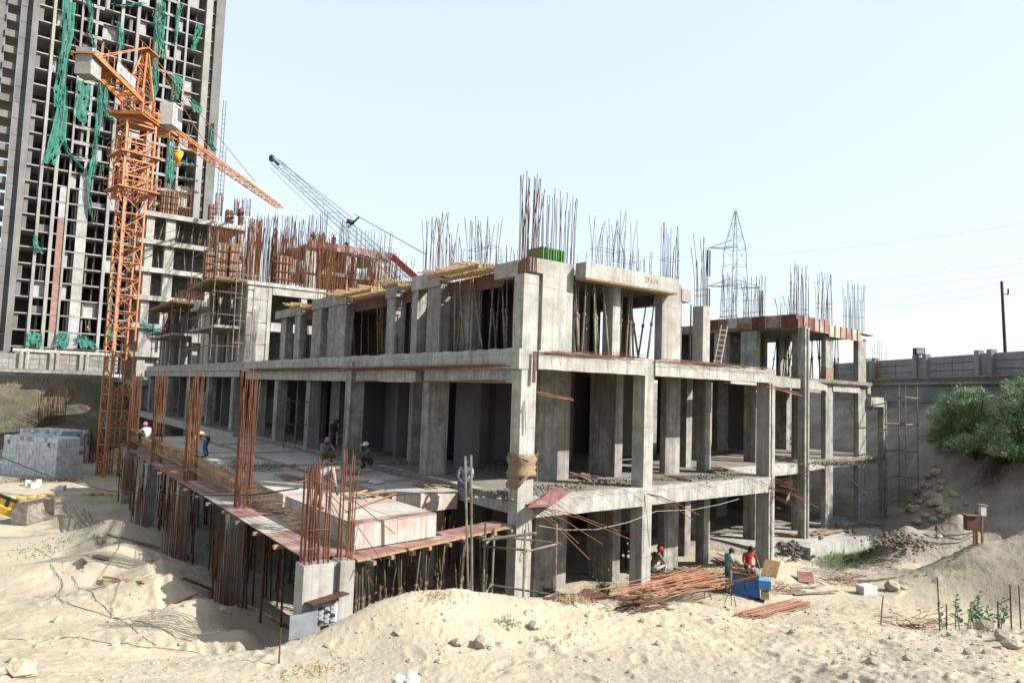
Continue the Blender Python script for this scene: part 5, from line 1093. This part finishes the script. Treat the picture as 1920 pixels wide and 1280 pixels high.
p=on(690,878,0.0);person((p[0],p[1],0),LEFT+.3,SQUAT,c_plaid,c_dark,'man in a plaid shirt and white cap squatting in the shade',hat=m_cap,sleeve=True,sc=1.05)
p=on(1228,1078,-3.95);person((p[0],p[1],-4.0),RIGHT+.4,SIT,c_khaki,c_whit,'man with a red head cloth sitting beside a column on the ground floor',scarf=m_red,hair=False,sleeve=True,sc=1.1)
p=on(1168,1062,-4.0);person((p[0],p[1],-4.02),TOCAM,STAND,c_dark,c_dark,'dark dressed man standing deep inside the ground floor',sleeve=True)
p=P(405,531,x=-1.2);person((-.9,33.2,9.82),LEFT+.2,BEND,c_blues,c_blues,'worker in blue with a blue helmet bending on the rear balcony',hat=m_lblue,sleeve=True,fingers=False)
person((-1.1,35.2,9.82),TOCAM,SQUAT,c_khaki,c_dark,'worker in brown crouching on the rear balcony left of the blue worker',sleeve=True,fingers=False)
for px,py,lab in ((586,466,'tiny worker on the left end of the far red formwork roof'),(625,464,'tiny worker in the middle of the far red formwork roof'),(650,468,'tiny worker right of the middle on the far red formwork roof')):
    q=P(px,py,y=52);person((q[0],52,17.12),TOCAM,STAND if px!=650 else BEND,c_dark,c_dark,lab,fingers=False,sleeve=True)
q=P(165,624,y=TY-.1);person((q[0],TY+.2,Z0+.02+FH*1),TOCAM,SQUAT,cloth('orange_vest',(.6,.3,.06)),c_dark,'tiny worker in an orange vest on a low floor of the tower',hat=m_cap,fingers=False,sc=1.3)
# ---------------------------------------------------------------- blue machine with saw table
mp=on(1402,1116,GW);mz=gz(mp[0],mp[1]);mc=thing('saw_machine','blue steel bar cutting machine with a wooden top plate','machine',(mp[0],mp[1],mz),R(-36.9)-.35)
b=B();b.v+=[(-.62,-.36,.02),(.42,-.36,.02),(.42,.36,.02),(-.62,.36,.02),(-.62,-.30,.74),(.36,-.30,.74),(.36,.30,.74),(-.62,.30,.74)];b.f+=[(0,1,5,4),(1,2,6,5),(2,3,7,6),(3,0,4,7),(4,5,6,7),(3,2,1,0)];b.m+=[0]*6;b.build('cabinet',m_blue,mc)
b=B();b.box(-.1,-.345,.03,-.08,-.335,.72);b.build('seam',m_dark,mc)
b=B();b.box(.37,-.42,.34,.78,.1,.66);b.build('motor_box',m_lblue,mc);b=B();b.box(.44,-.3,-.02,.72,.2,.34);b.build('base_block',m_white,mc);b=B();b.tube((.5,-.36,.2),(.72,-.36,.2),.09,10);b.build('motor',m_bust,mc)
b=B();b.box(-.66,-.34,.742,.4,.34,.79);b.build('table_top',m_rust,mc);b=B();b.box(-.55,-.05,.792,-.05,.12,.9);b.box(.02,-.2,.792,.08,.2,1.0);b.box(.2,-.2,.792,.26,.2,.98);b.build('guide',m_wood,mc);b=B();b.box(.28,-.3,.80,.39,.3,.83);b.build('top_plate',m_lblue,mc)
a=P(1352,1096,d=23.9);c=P(1425,1079,d=23.7);b=B();b.beam(a,c,.22,.05);tag(b.build('plank',m_rusto),'long brown plank laid on a thin trestle in front of the blue machine','plank')
tr=thing('trestle','thin rusty rod trestle under the plank at the blue machine','trestle',tuple(P(1375,1130,z=GW)));o=np.array(tr.location);a=P(1372,1096,d=23.8)
for q in ((1357,1135),(1371,1138),(1380,1136)):
    b=B();e=P(*q,d=23.4);b.tube(a-o,e-o,.014,4);b.build('leg',m_rust,tr)
tr=thing('trestle','thin rusty rod trestle standing left of the teal worker','trestle',tuple(P(1328,1128,z=GW)));o=np.array(tr.location);a=P(1327,1085,d=24.6);c=P(1322,1086,d=24.9)
for s,q in ((c,(1321,1122)),(a,(1334,1123)),(c,(1331,1118))):
    b=B();e=P(*q,d=24.3);b.tube(s-o,e-o,.014,4);b.build('leg',m_rust,tr)
# ---------------------------------------------------------------- ground clutter
_GT=np.concatenate([np.arange(9,40,.12),np.arange(40,110,.35)])
def gp(px,py,z0=None):
    """where the sight line of a photo point meets the ground"""
    r=P(px,py,d=1.)-CAM;q=CAM[None]+_GT[:,None]*r[None];g=ground(q[:,0],q[:,1],False)-q[:,2];i=int(np.argmax(g>0)) if (g>0).any() else len(_GT)-1
    f=g[i]/(g[i]-g[i-1]) if i else 0;p=CAM+r*(_GT[i]-f*(_GT[i]-_GT[i-1]) if i else _GT[0]);return np.array([p[0],p[1],gz(p[0],p[1])])
def pile(name,label,a,c,n,w,h,r=.012,m=None,jl=.25):
    a,c=gp(*a),gp(*c);t=thing(name,label,'rebar',tuple(a));ob=lay((0,0,.03),tuple(c-a+np.array([0,0,.03])),n,w,h,r,m or m_rusto,'bars',t,jl);return t
pile('rebar_pile','long heap of rusty bars on the ground left of the blue machine',(1140,1132),(1372,1085),75,.55,.35,.013,jl=.4)
pile('rebar_pile','second layer of rusty bars crossing the heap by the second front column',(1175,1105),(1340,1092),40,.4,.4,.013,m_rust,.3)
pile('rebar_pile','neat bundle of straight orange bars in front of the blue machine',(1392,1150),(1512,1122),34,.28,.08,.014,jl=.1)
pile('rebar_pile','dark tangle of bars behind the sand crest near the pale scaffold',(1165,1150),(1240,1140),45,.35,.3,.014,m_rustd)
pile('rebar_pile','thin row of rusty bars lying at the far left edge',(-20,828),(45,836),16,.8,.15,.02)
def tangle(name,label,px,py,rx,ry,h,n,m,r=.009):
    c=gp(px,py);t=thing(name,label,'wire',tuple(c));b=B()
    for k in range(n):
        a=random.random()*6.28;q=np.array([random.gauss(0,rx*.45),random.gauss(0,ry*.45),random.random()*h*.6]);pts=[]
        for s in range(5):
            pts.append((q[0],q[1],max(.01,q[2])));a+=random.gauss(0,.6);q=q+np.array([math.cos(a)*rx*.22,math.sin(a)*ry*.3,random.gauss(0,h*.25)])
        b.path(pts,r,4)
    b.build('wires',m,t,kind='stuff');return t
tangle('wire_tangle','tangle of rusty wire on the sand right of the bar bundle',1575,1093,1.5,.9,.35,45,m_rust)
tangle('wire_tangle','flat rusty mesh tangle on the sand near the leafy plant',1705,1172,1.2,.5,.15,55,m_rust)
tangle('wire_tangle','small rusty scrap beside the loader bucket',85,950,.9,.6,.15,25,m_rust)
tangle('wire_tangle','tangle of rusty scrap below the ground floor columns',1310,1072,1.4,.6,.25,35,m_rustd)
tangle('wire_tangle','dark tangle of wire at the foot of the wide pier',1028,1112,.5,.5,.35,40,m_dark)
tangle('wire_tangle','rusty scrap heap beside the blue machine',1462,1105,1.0,.4,.25,25,m_rusto)
for (px,py,h,l) in ((1650,1165,.75,.25),(1763,1182,1.35,-.1),(1775,1182,.75,0),(1872,1188,.65,0),(1897,1190,1.0,-.05),(1915,1185,1.25,-.1),(523,1246,.6,0)):
    c=gp(px,py,-3);b=B();b.tube((0,0,-.2),(l*h,0,h),.016,5);o=b.build('steel_stake',m_rustd);o.location=c;tag(o,{1650:'leaning rusty stake at the left end of the wire mesh',1763:'tall rusty stake left of the leafy plant',1775:'short rusty stake beside the tall stake by the plant',1872:'short rusty stake right of the leafy plant',1897:'medium rusty stake near the right edge',1915:'tall rusty stake at the right edge',523:'thin rusty stake at the pit edge beside the front column'}[px],'stake')
# steel and timber scraps on the slabs and ground
def planks(px,py,z,n,l,label,spread=.5,m=None,w=.12):
    p=P(px,py,z=z) if z is not None else gp(px,py);scrap(p,(z if z is not None else p[2])+.01,'timber_pile',label,'timber',m=m,n=n,l=l,spread=spread,w=w)
planks(1140,880,0,16,1.6,'heap of old timber between the two wide piers on the first slab',.6,m_woodg)
planks(1092,897,0,8,1.5,'red and brown boards lying near the wide pier on the first slab',.5,m_plyr)
planks(1095,894,0,6,1.8,'light boards lying behind the corner column on the first slab',.5)
planks(1260,898,0,10,1.4,'boards scattered beside the second column on the first slab',.9)
planks(1340,880,0,12,1.8,'timber scattered on the first slab left of the third column',1.2,m_woodg)
planks(1475,862,0,10,1.6,'red and brown boards on the first slab right of the third column',.7,m_plyr)
planks(1545,1000,-3.85,14,2.0,'pile of boards on the concrete base right of the ribbed column',.9)
planks(1590,990,-3.85,14,2.4,'long boards stacked on the concrete base near the far columns',1.0,m_woodg)
planks(1475,1003,-3.85,8,2.0,'boards lying in front of the ribbed column',.7,m_wood)
planks(1630,985,-3.85,7,1.5,'boards at the right end of the concrete base',.6,m_woodg)
planks(1500,1110,None,6,2.0,'boards lying on the sand right of the blue machine',.9,m_woodg)
planks(1270,1083,None,8,2.2,'pale boards lying among the bars near the ground floor columns',.8,m_woodg)
planks(1350,1055,None,8,1.5,'light timber scattered on the floor behind the workers',.8,m_woodg)
planks(1470,1020,None,9,1.3,'timber heap left of the concrete base',.5,m_wood)
planks(950,868,0,10,2.0,'timber lying on the shaded slab behind the seated man',.8,m_woodg)
planks(740,850,0,10,2.0,'timber scattered on the shaded slab behind the deck',1.2,m_woodg)
planks(460,865,0,8,2.0,'dark timber along the back edge of the deck',.6,m_woodg)
planks(1095,1118,None,4,1.6,'dark red boards on the ground right of the wide pier',.3,m_plyr,.3)
planks(180,1050,None,5,.7,'small timber scraps on the sand near the mound',.3,m_woodg)
planks(210,1095,None,3,1.2,'short brown sticks lying on the pale sand',.25,m_rusto,.04)
b=B();b.obox((0,0,.2),(.45,0,.1),(0,.3,.0),(-.02,0,.02));o=b.build('plywood_board',m_ply);o.location=gp(1510,1092);o.rotation_euler=(0,0,.6);tag(o,'pink plywood board tilted on the sand right of the blue machine','board')
b=B();b.obox((0,0,.35),(.3,0,.25),(0,.3,0),(-.02,0,.02));o=b.build('plywood_board',m_wood);o.location=gp(1445,1085);o.rotation_euler=(0,0,.3);tag(o,'tilted timber board propped right behind the blue machine','board')
# rubble
def rubble(name,label,px,py,z,n,rx,ry,h,r0,r1,m,hilly=True):
    p=P(px,py,z=z) if z is not None else gp(px,py);b=B()
    for k in range(n):
        u,v=random.gauss(0,.5),random.gauss(0,.5);hh=h*max(0,1-(u*u+v*v)) if hilly else 0;b.rock((u*rx,v*ry,hh*random.random()),random.uniform(r0,r1))
    o=b.build(name,m);o.location=(p[0],p[1],p[2] if z is None else z);tag(o,label,'rubble',kind='stuff');return o
rubble('gravel_heap','heap of grey gravel beside the concrete base',1480,1040,None,260,1.6,.8,.7,.05,.13,m_rockg)
rubble('rubble_heap','mound of grey rubble at the right end of the concrete base',1690,1020,None,520,2.0,1.2,.5,.03,.10,m_rockg)
for px,py,n,rx in ((960,925,160,1.3),(1040,915,120,1.2),(1130,905,120,2),(740,868,200,1.6),(1330,895,160,2.5),(1560,868,140,3),(480,875,160,1.5),(900,880,120,1.5)): rubble('rubble','loose concrete crumbs on the first slab',px,py,0,int(n*1.5),rx,.7,.12,.02,.07,m_rough)
GR='broken rocks at the foot of the right bank'
for k in range(34):
    px,py=1745+random.gauss(0,25),935+random.gauss(0,24);q=gp(px,py,-3);b=B();b.rock((0,0,.1),random.uniform(.12,.42));o=b.build('rock',m_rock);o.location=q;tag(o,'broken brown rock in the pile below the right bank','rock',GR)
for px,py,r,lab in ((1675,1108,.38,'pale double boulder on the sand right of the block'),(1692,1106,.22,'smaller boulder touching the pale double boulder'),(1852,1183,.3,'pale stone in front of the leafy plant'),(1880,1212,.2,'stone on the sand below the plant at the right'),(1897,1222,.2,'clod on the sand at the lower right edge'),(905,1215,.2,'large sand clod in the middle of the foreground mound'),(855,1212,.13,'sand clod left of the large clod'),(1000,1183,.15,'small sand clod right on the foreground mound'),(107,1168,.13,'small dark stone alone on the pale sand at the left'),(40,1268,.22,'grey lump of earth at the lower left corner')):
    q=gp(px,py,-2.5);b=B();b.rock((0,0,r*.35),r);b.rock((r*.5,-r*.3,r*.15),r*.5);o=b.build('boulder',m_rock,None,False);o.location=q;tag(o,lab,'rock')
c=gp(1625,1117);b=B();b.box(-.3,-.22,0,.3,.22,.32);o=b.build('concrete_block',m_block);o.location=c;o.rotation_euler=(0,0,R(-25));tag(o,'single pale concrete block lying on the sand','block')
# clods over the sand
b=B()
for k in range(4600):
    a=YAW+R(random.uniform(-40,40));d=random.choice((random.uniform(11,22),random.uniform(11,34)));x,y=CAM[0]+d*math.sin(a),CAM[1]+d*math.cos(a)
    if x>-.3 and y>.3: continue
    if vnoise(np.array([x*.6]),np.array([y*.6]),9)[0]<-.02 and random.random()<.7: continue
    r=min(.12,.014*math.exp(abs(random.gauss(0,.85))));b.v;b.f
    CL=(x,y,r);b.rock((x,y,0),r)
vs=np.array(b.v);xy=vs.reshape(-1,12,3).mean(1);hz=ground(xy[:,0],xy[:,1]);vs=vs.reshape(-1,12,3);vs[:,:,2]+=hz[:,None];b.v=[tuple(v) for v in vs.reshape(-1,3)]
o=b.build('sand_clods',m_rock,None,False);tag(o,'loose clods and pebbles strewn over the sand','clods',kind='stuff')
# grass tufts
m_grass=flat('grass',(.12,.16,.06),.8,v=.4);m_dry=flat('dry_grass',(.36,.29,.16),.85,v=.35)
def grass(px,py,rx,ry,n,h,m,label):
    c=gp(px,py);b=B()
    xs=np.random.default_rng(int(px)).normal(0,.5,(n,2))*[rx,ry]+c[:2];zs=ground(xs[:,0],xs[:,1])
    for (x,y),z in zip(xs,zs):
        a=random.random()*6.28;l=h*random.uniform(.4,1.2);w=.02;dx,dy=math.cos(a)*l*.6,math.sin(a)*l*.6;k=len(b.v);b.v+=[(x-w,y,z-.01),(x+w,y,z-.01),(x+dx,y+dy,z+l)];b.f.append((k,k+1,k+2));b.m.append(0)
    o=b.build('grass',m);tag(o,label,'grass',kind='stuff')
grass(1590,1050,2.4,1.0,2600,.22,m_grass,'low green weeds along the concrete base');pass
grass(820,1128,.5,.3,140,.08,m_dry,'dry grass on the crest of the sand mound');grass(950,1175,.3,.2,60,.08,m_grass,'few green blades on the sand mound');grass(590,1255,.8,.4,160,.07,m_dry,'dry grass at the lower middle of the sand');grass(100,1020,1.6,.9,200,.08,m_grass,'sparse green weeds on the left sand');grass(15,800,3,1.5,350,.3,m_grass,'green weeds at the foot of the left bank');grass(70,900,2.4,1.2,700,.22,m_dry,'dry straw in front of the block stack');grass(1650,755,5,1.5,900,.5,m_grass,'weeds on top of the right bank');grass(100,712,9,2,700,.5,m_dry,'dry scrub on top of the left bank');grass(60,745,8,3,420,.5,m_grass,'green scrub on the face of the left bank');grass(180,735,5,3,300,.5,m_dry,'dry scrub on the left bank beside the crane');grass(1875,870,1.0,1.0,500,.6,m_dry,'dry reeds hanging on the right bank');grass(1080,1125,.5,.3,260,.14,m_dry,'dry grass beside the pale scaffold');grass(1040,1200,.8,.5,60,.06,m_grass,'few green blades on the front sand')
# leafy plant and bushes
m_leaf=flat('grey_green_leaf',(.17,.27,.14),.6,v=.3);m_tam=flat('feathery_foliage',(.31,.42,.21),.75,v=.5);m_bark=flat('bark',(.10,.07,.05),.9)
c=gp(1830,1180,-3.2);t=thing('leafy_plant','broad leaved grey green plant behind the sand crest at the right','plant',tuple(c))
for k in range(13):
    x,y=random.uniform(-1.0,1.0),random.uniform(-.4,.4);h=random.uniform(.45,.9);lx,ly=random.gauss(0,.15),random.gauss(0,.12);b=B();b.path([(x,y,-.1),(x+lx*.5,y+ly*.5,h*.5),(x+lx,y+ly,h)],.012,5);st=b.build('stem',m_leaf,t)
    for j in range(9):
        f=.25+.75*j/8;a=j*1.57+random.uniform(-.4,.4);bx,by,bz=x+lx*f,y+ly*f,h*f;l=.17*(1.25-f*.6);d=np.array([math.cos(a),math.sin(a),.55]);s=np.array([-math.sin(a),math.cos(a),0])*l*.34;p0=np.array([bx,by,bz]);b=B()
        q=[p0,p0+d*l*.35+s,p0+d*l*.75+s*.9+[0,0,.01],p0+d*l*1.05,p0+d*l*.75-s*.9+[0,0,.01],p0+d*l*.35-s];kk=len(b.v);mid=p0+d*l*.55-np.array([0,0,.02]);b.v+=[tuple(v) for v in q]+[tuple(mid)];b.f+=[(i,(i+1)%6,6) for i in range(6)];b.m+=[0]*6;b.build('leaf',m_leaf,st,True)
def bush(px,py,d,h,rx,n,label,m=m_tam,leaf=.09):
    c=gp(px,py);t=thing('bush',label,'bush',tuple(c));rg=np.random.default_rng(int(px));tb=B();tips=[]
    for k in range(26):
        a=rg.uniform(0,6.28);el=rg.uniform(.25,1.4);l=h*rg.uniform(.6,1.05)*(1 if el>.7 else rx/h);e=np.array([math.cos(a)*math.cos(el)*rx,math.sin(a)*math.cos(el)*rx,math.sin(el)*l]);m1=e*.5+np.array([0,0,.15*l]);tb.path([(0,0,-.2),m1,e],.03,4)
        for q in range(7):
            f=rg.uniform(.35,1);pt=(m1*f*2 if f<.5 else m1+(e-m1)*(f-.5)*2);dv=rg.normal(0,1,3);dv[2]=abs(dv[2])*.9;dv/=np.linalg.norm(dv);tips.append((pt,pt+dv*rg.uniform(.3,.7)))
    tb.build('branches',m_bark,t);b=B();per=n//len(tips)
    for a,e in tips:
        for k in range(per):
            f=rg.random();p=a+(e-a)*f+rg.normal(0,.10+.05*f,3);dv=(e-a)+rg.normal(0,.35,3);dv/=np.linalg.norm(dv);s=np.cross(dv,rg.normal(0,1,3));s/=np.linalg.norm(s);l=leaf*rg.uniform(.6,1.6);kk=len(b.v);b.v+=[tuple(p-s*l*.13),tuple(p+s*l*.13),tuple(p+dv*l*1.6)];b.f.append((kk,kk+1,kk+2));b.m.append(0)
    b.build('crown',m,t,kind='stuff');return t
bush(1832,858,45,4.7,2.4,26000,'large feathery green bush on the right bank below the grey wall',leaf=.13)
bush(1920,862,44,4.6,2.4,22000,'second feathery green bush cut by the right edge',leaf=.13)
bush(1880,872,43,2.2,2.2,9000,'low dark green bush in front of the two feathery bushes',leaf=.12)
bush(1785,835,46,2.2,1.5,8000,'small feathery bush at the left foot of the large bush',leaf=.12)
for px,py,h,lab in ((1130,1120,.5,'small green weed growing by the dark red boards'),(75,700,1.6,'small green bush below the pale wall')): bush(px,py,19.2 if px>500 else 92,h,h*.5,900,lab,m_leaf if px>500 else m_tam,.07 if px>500 else .2)
# ---------------------------------------------------------------- left side: block stacks, loader, pipe, logs
def stack(px,py,d,ny,nx,nz,label,drop=.25):
    c=gp(px,py);t=thing('block_stack',label,'blocks',tuple(c),R(33));bw,bh=.34,.31
    me=B().box(0,0,0,.335,.335,.302).mesh('block',m_block)
    for k in range(nz):
        for i in range(nx):
            for j in range(ny):
                if not (i==0 or j==0 or k==nz-1): continue
                if k>=nz-2 and random.random()<drop: continue
                if k>=nz-4 and i==nx-1 and j==0 and random.random()<.5: continue
                jx,jy=random.gauss(0,.015),random.gauss(0,.015);inst('block',me,t,(i*.34+jx,j*.34+jy,k*.308),(0,0,random.gauss(0,.02)))
    return t
stack(103,894,48,16,6,9,'large stack of grey concrete blocks at the left edge of the site')
stack(112,872,54,15,7,9,'second block stack behind the large block stack',.3)
for px,py in ((52,910),(62,914),(72,910),(112,918)): 
    c=gp(px,py);b=B();b.box(-.3,-.15,0,.3,.15,.3);o=b.build('loose_block',m_block);o.location=c;o.rotation_euler=(0,0,random.random()*3);tag(o,{52:'loose pale block left in the small group before the stack',62:'loose pale block in the middle of the small group before the stack',72:'loose pale block right in the small group before the stack',112:'single tilted pale block right of the small group'}[px],'block')
for px,py,tp,n,lab in ((83,795,735,26,0),(110,790,725,26,1),(180,862,800,26,2),(195,885,830,30,3),(160,870,815,18,4)):
    c=gp(px,py);t=thing('bar_cage',['leaning dark bar cage at the foot of the left bank','upright dark bar cage at the foot of the left bank','rusty column bars left of the crane mast','rusty column bars at the foot of the crane mast','short rusty bars beside the block stack'][lab],'rebar cage',tuple(c));h=P(px,tp,d=math.hypot(c[0]-CAM[0],c[1]-CAM[1]))[2]-c[2];bars(-.5,-.4,.5,.4,0,h,n,.06 if lab==0 else .03,.022,t,m_rust if lab>1 else m_rustd,name='bars')
# loader arm and bucket
c=gp(52,978);t=thing('loader_bucket','yellow loader arm with a worn grey bucket at the left edge','loader',tuple(c),R(-36.9))
pr=[(0,.05),(.62,.0),(.66,.08),(.18,.28),(.02,.75),(.2,1.0),(.1,1.05),(-.12,.85),(-.16,.4)]
b=B();k=len(pr)
for s in (-.95,.95): b.v+=[(x+.0,s,z) for x,z in pr]
b.f+=[tuple(range(k))[::-1],tuple(range(k,2*k))]+[(i,(i+1)%k,k+(i+1)%k,k+i) for i in range(k)];b.m+=[0]*(k+2);bo=b.build('bucket',m_pipe,t)
b=B();b.box(-.1,-.97,.05,.6,-.92,.9);b.build('side_plate',m_pipe,bo);b=B();b.box(-.1,.92,.05,.6,.97,.9);b.build('side_plate',m_pipe,bo)
b=B();b.beam((-.15,-.5,.35),(-2.6,-.5,1.15),.16,.3);b.beam((-.15,.5,.35),(-2.6,.5,1.15),.16,.3);b.build('arm',m_yellow,t)
b=B();b.beam((-.1,-.3,.85),(-1.3,-.3,1.25),.1,.14);b.beam((-1.3,-.3,1.25),(-3,-.3,1.9),.14,.16);b.beam((-.9,-.3,.55),(-.75,-.3,1.15),.1,.14);b.build('linkage',m_dark,t)
a,c=gp(-30,938),gp(228,926);b=B();pts=[a+(c-a)*k/14+np.array([0,0,.1+.06*math.sin(k*1.3)]) for k in range(15)];b.path(pts,.11,8);tag(b.build('pipe_run',m_bust,None,True),'long yellow pipe lying across the ground to the crane foot','pipe')
t=thing('log_heap','few logs and poles leaning on the small sand mound','timber',tuple(gp(185,985,-2.5)));o=np.array(t.location)
for a,c in (((120,970),(188,1020)),((138,960),(180,1005)),((155,965),(186,1008)),((165,975),(195,1018)),((192,1007),(300,1030))):
    b=B();q0,q1=gp(*a,-2.8),gp(*c,-2.8);b.tube(q0-o+np.array([0,0,.25]),q1-o+np.array([0,0,.12]),.045,6);b.build('log',m_woodg,t)
for a,c,lab in (((318,1138),(370,1117),'pale plank lying on the slope of the sand berm'),((415,1135),(535,1183),'dark pole lying along the pit edge below the deck'),((195,1078),(270,1092),'thin stick lying on the sand berm'),((340,1085),(395,1112),'short dark board at the edge of the pit')):
    q0,q1=gp(*a,-2.8),gp(*c,-2.8);b=B();b.beam(q0+np.array([0,0,.08]),q1+np.array([0,0,.08]),.1,.05);tag(b.build('plank',m_woodg if 'dark' in lab else m_wood),lab,'plank')
# cables
def cable(pts,label,r=.014,m=None,name='cable'):
    b=B();b.path([tuple(p) for p in pts],r,4);tag(b.build(name,m or m_rubber),label,'cable')
def onground(l,lift=.02):
    out=[]
    for (a,c) in zip(l[:-1],l[1:]):
        for k in range(6):
            q=gp(a[0]+(c[0]-a[0])*k/6,a[1]+(c[1]-a[1])*k/6);out.append(q)
    o=np.array(out)
    for _ in range(3): o[1:-1]=(o[:-2]+o[2:]+2*o[1:-1])/4
    o[:,2]=ground(o[:,0],o[:,1])+lift;return [q for q in o]
cable(onground([(90,1058),(122,1085),(100,1115),(120,1135),(200,1155),(310,1185),(370,1210)]),'thin dark cable curling over the pale sand at the left',.008)
cable(onground([(135,1075),(180,1125),(235,1175),(305,1220)]),'thin straight cable running down the sand toward the lower middle',.008)
cable(onground([(0,1205),(150,1205),(280,1215),(400,1225)]),'faint cable lying along the lower left sand',.007)
q0,q1=P(-20,848,d=30),P(205,920,d=30);cable([q0,(q0+q1)/2+np.array([0,0,-.15]),q1,P(330,928,x=-7.3),P(470,928,x=-7.1),P(560,915,x=-6.8)],'black cable sagging across in front of the deck columns',.018)
q0=P(1010,985,y=-.7);pts=[P(px,py,y=-.7) for px,py in ((1010,985),(1060,993),(1120,992),(1180,978),(1230,958),(1300,955),(1350,945),(1385,935))];cable(pts,'white cable drooping below the first slab to the third column',.006,m_white)
cable([P(px,py,y=2.5) for px,py in ((1575,878),(1640,940),(1700,975))],'thin grey cable running down from the far columns',.012,m_pyl)
# power board on posts at the right
c=gp(1832,1018,-3.5);t=thing('power_board','red electrical box on wooden posts on the right slope','power box',tuple(c),R(-36.9))
for x,y,h in ((-.12,0,1.25),(.05,.1,1.35),(.25,.05,1.6)): 
    b=B();b.box(x-.035,y-.035,-.2,x+.035,y+.035,h);b.build('post',m_rusto,t)
b=B();b.box(-.48,-.14,.6,-.08,.12,1.18);b.build('box',m_plyr,t);b=B();b.box(-.55,-.2,1.19,.0,.16,1.23);b.build('lid',m_ply,t);b=B();b.box(.1,-.12,1.6,.42,.2,1.64);b.build('lid',m_ply,t)
b=B();b.box(.12,-.1,1.2,.34,.06,1.58);b.build('meter_box',m_white,t)
for i,(l) in enumerate((((1825,1000),(1800,1015),(1770,1010),(1750,985)),((1828,1005),(1790,1025),(1740,1020),(1700,1028),(1650,1012)),((1828,1002),(1780,1008),(1745,1005)))):
    pts=onground(list(l),.05);cable(pts,['upper black cable from the red power box','long black cable from the red power box to the concrete base','short black cable below the red power box'][i],.02)
c=gp(1757,1012,-3.8);t=thing('switch_stand','small red and white switch stand with cables left of the power box','switch',tuple(c));b=B();b.box(-.02,-.02,0,.02,.02,.75);b.build('post',m_pipe,t);b=B();b.box(-.1,-.05,.4,.1,.05,.62);b.build('box',m_plyr,t);b=B();b.rock((.15,0,.1),.18);b.build('wrapper',m_white,t)
# distribution board on the front column
q=P(610,1150,y=-1.62);t=thing('distribution_board','open grey distribution box with breakers hanging on the front column','power box',tuple(q));
b=B();b.box(-.26,-.02,-.24,.29,.12,.22);b.build('case',m_steel,t);b=B();b.box(-.23,-.04,-.2,.26,-.025,.18);b.build('back_plate',m_white,t)
for r in range(4):
    for k in range(3):
        b=B();b.box(-.18+.14*k,-.075,-.17+.095*r,-.08+.14*k,-.042,-.11+.095*r);b.build('breaker',m_steel if (r+k)%3 else m_dark,t)
b=B();b.obox((-.53,-.12,-.12),(.26,-.10,.045),(.01,.012,0),(0,0,.25));b.build('door',m_steel,t)
b=B();b.obox((-.02,-.1,.36),(.42,0,.06),(0,.22,-.03),(0,0,.015));b.build('rain_board',m_plyr,t);b=B();b.box(-.2,.0,.22,.25,.1,.33);b.build('batten',m_wood,t);b=B();b.box(.1,.0,-.55,.2,.08,-.24);b.box(-.2,.0,-.55,-.1,.08,-.24);b.build('leg',m_wood,t)
# white bundle at the bottom edge
c=gp(768,1282,-2);b=B()
for k in range(12): b.rock((random.gauss(0,.1),random.gauss(0,.08),.04+random.random()*.08),.13)
o=b.build('sack',m_soilbag,None,False);o.location=c;tag(o,'crumpled white sack at the bottom edge of the sand','sack')
# corrugated sheets behind the left columns
for px0,px1,py0,py1,y,lab in ((492,545,745,792,26.9,'pale corrugated sheet standing between the left columns'),(430,436,735,790,32.5,'narrow corrugated strip beside the left column'),(375,388,735,780,37,'corrugated sheet farther back between the left columns')):
    a=P(px0,py1,y=y);c=P(px1,py0,y=y);b=B();n=18
    for k in range(n):
        z0=a[2]+(c[2]-a[2])*k/n;b.box(a[0],y-(.02 if k%2 else .05),z0,c[0],y,z0+(c[2]-a[2])/n-.002)
    tag(b.build('corrugated_sheet',m_steel),lab,'sheet')
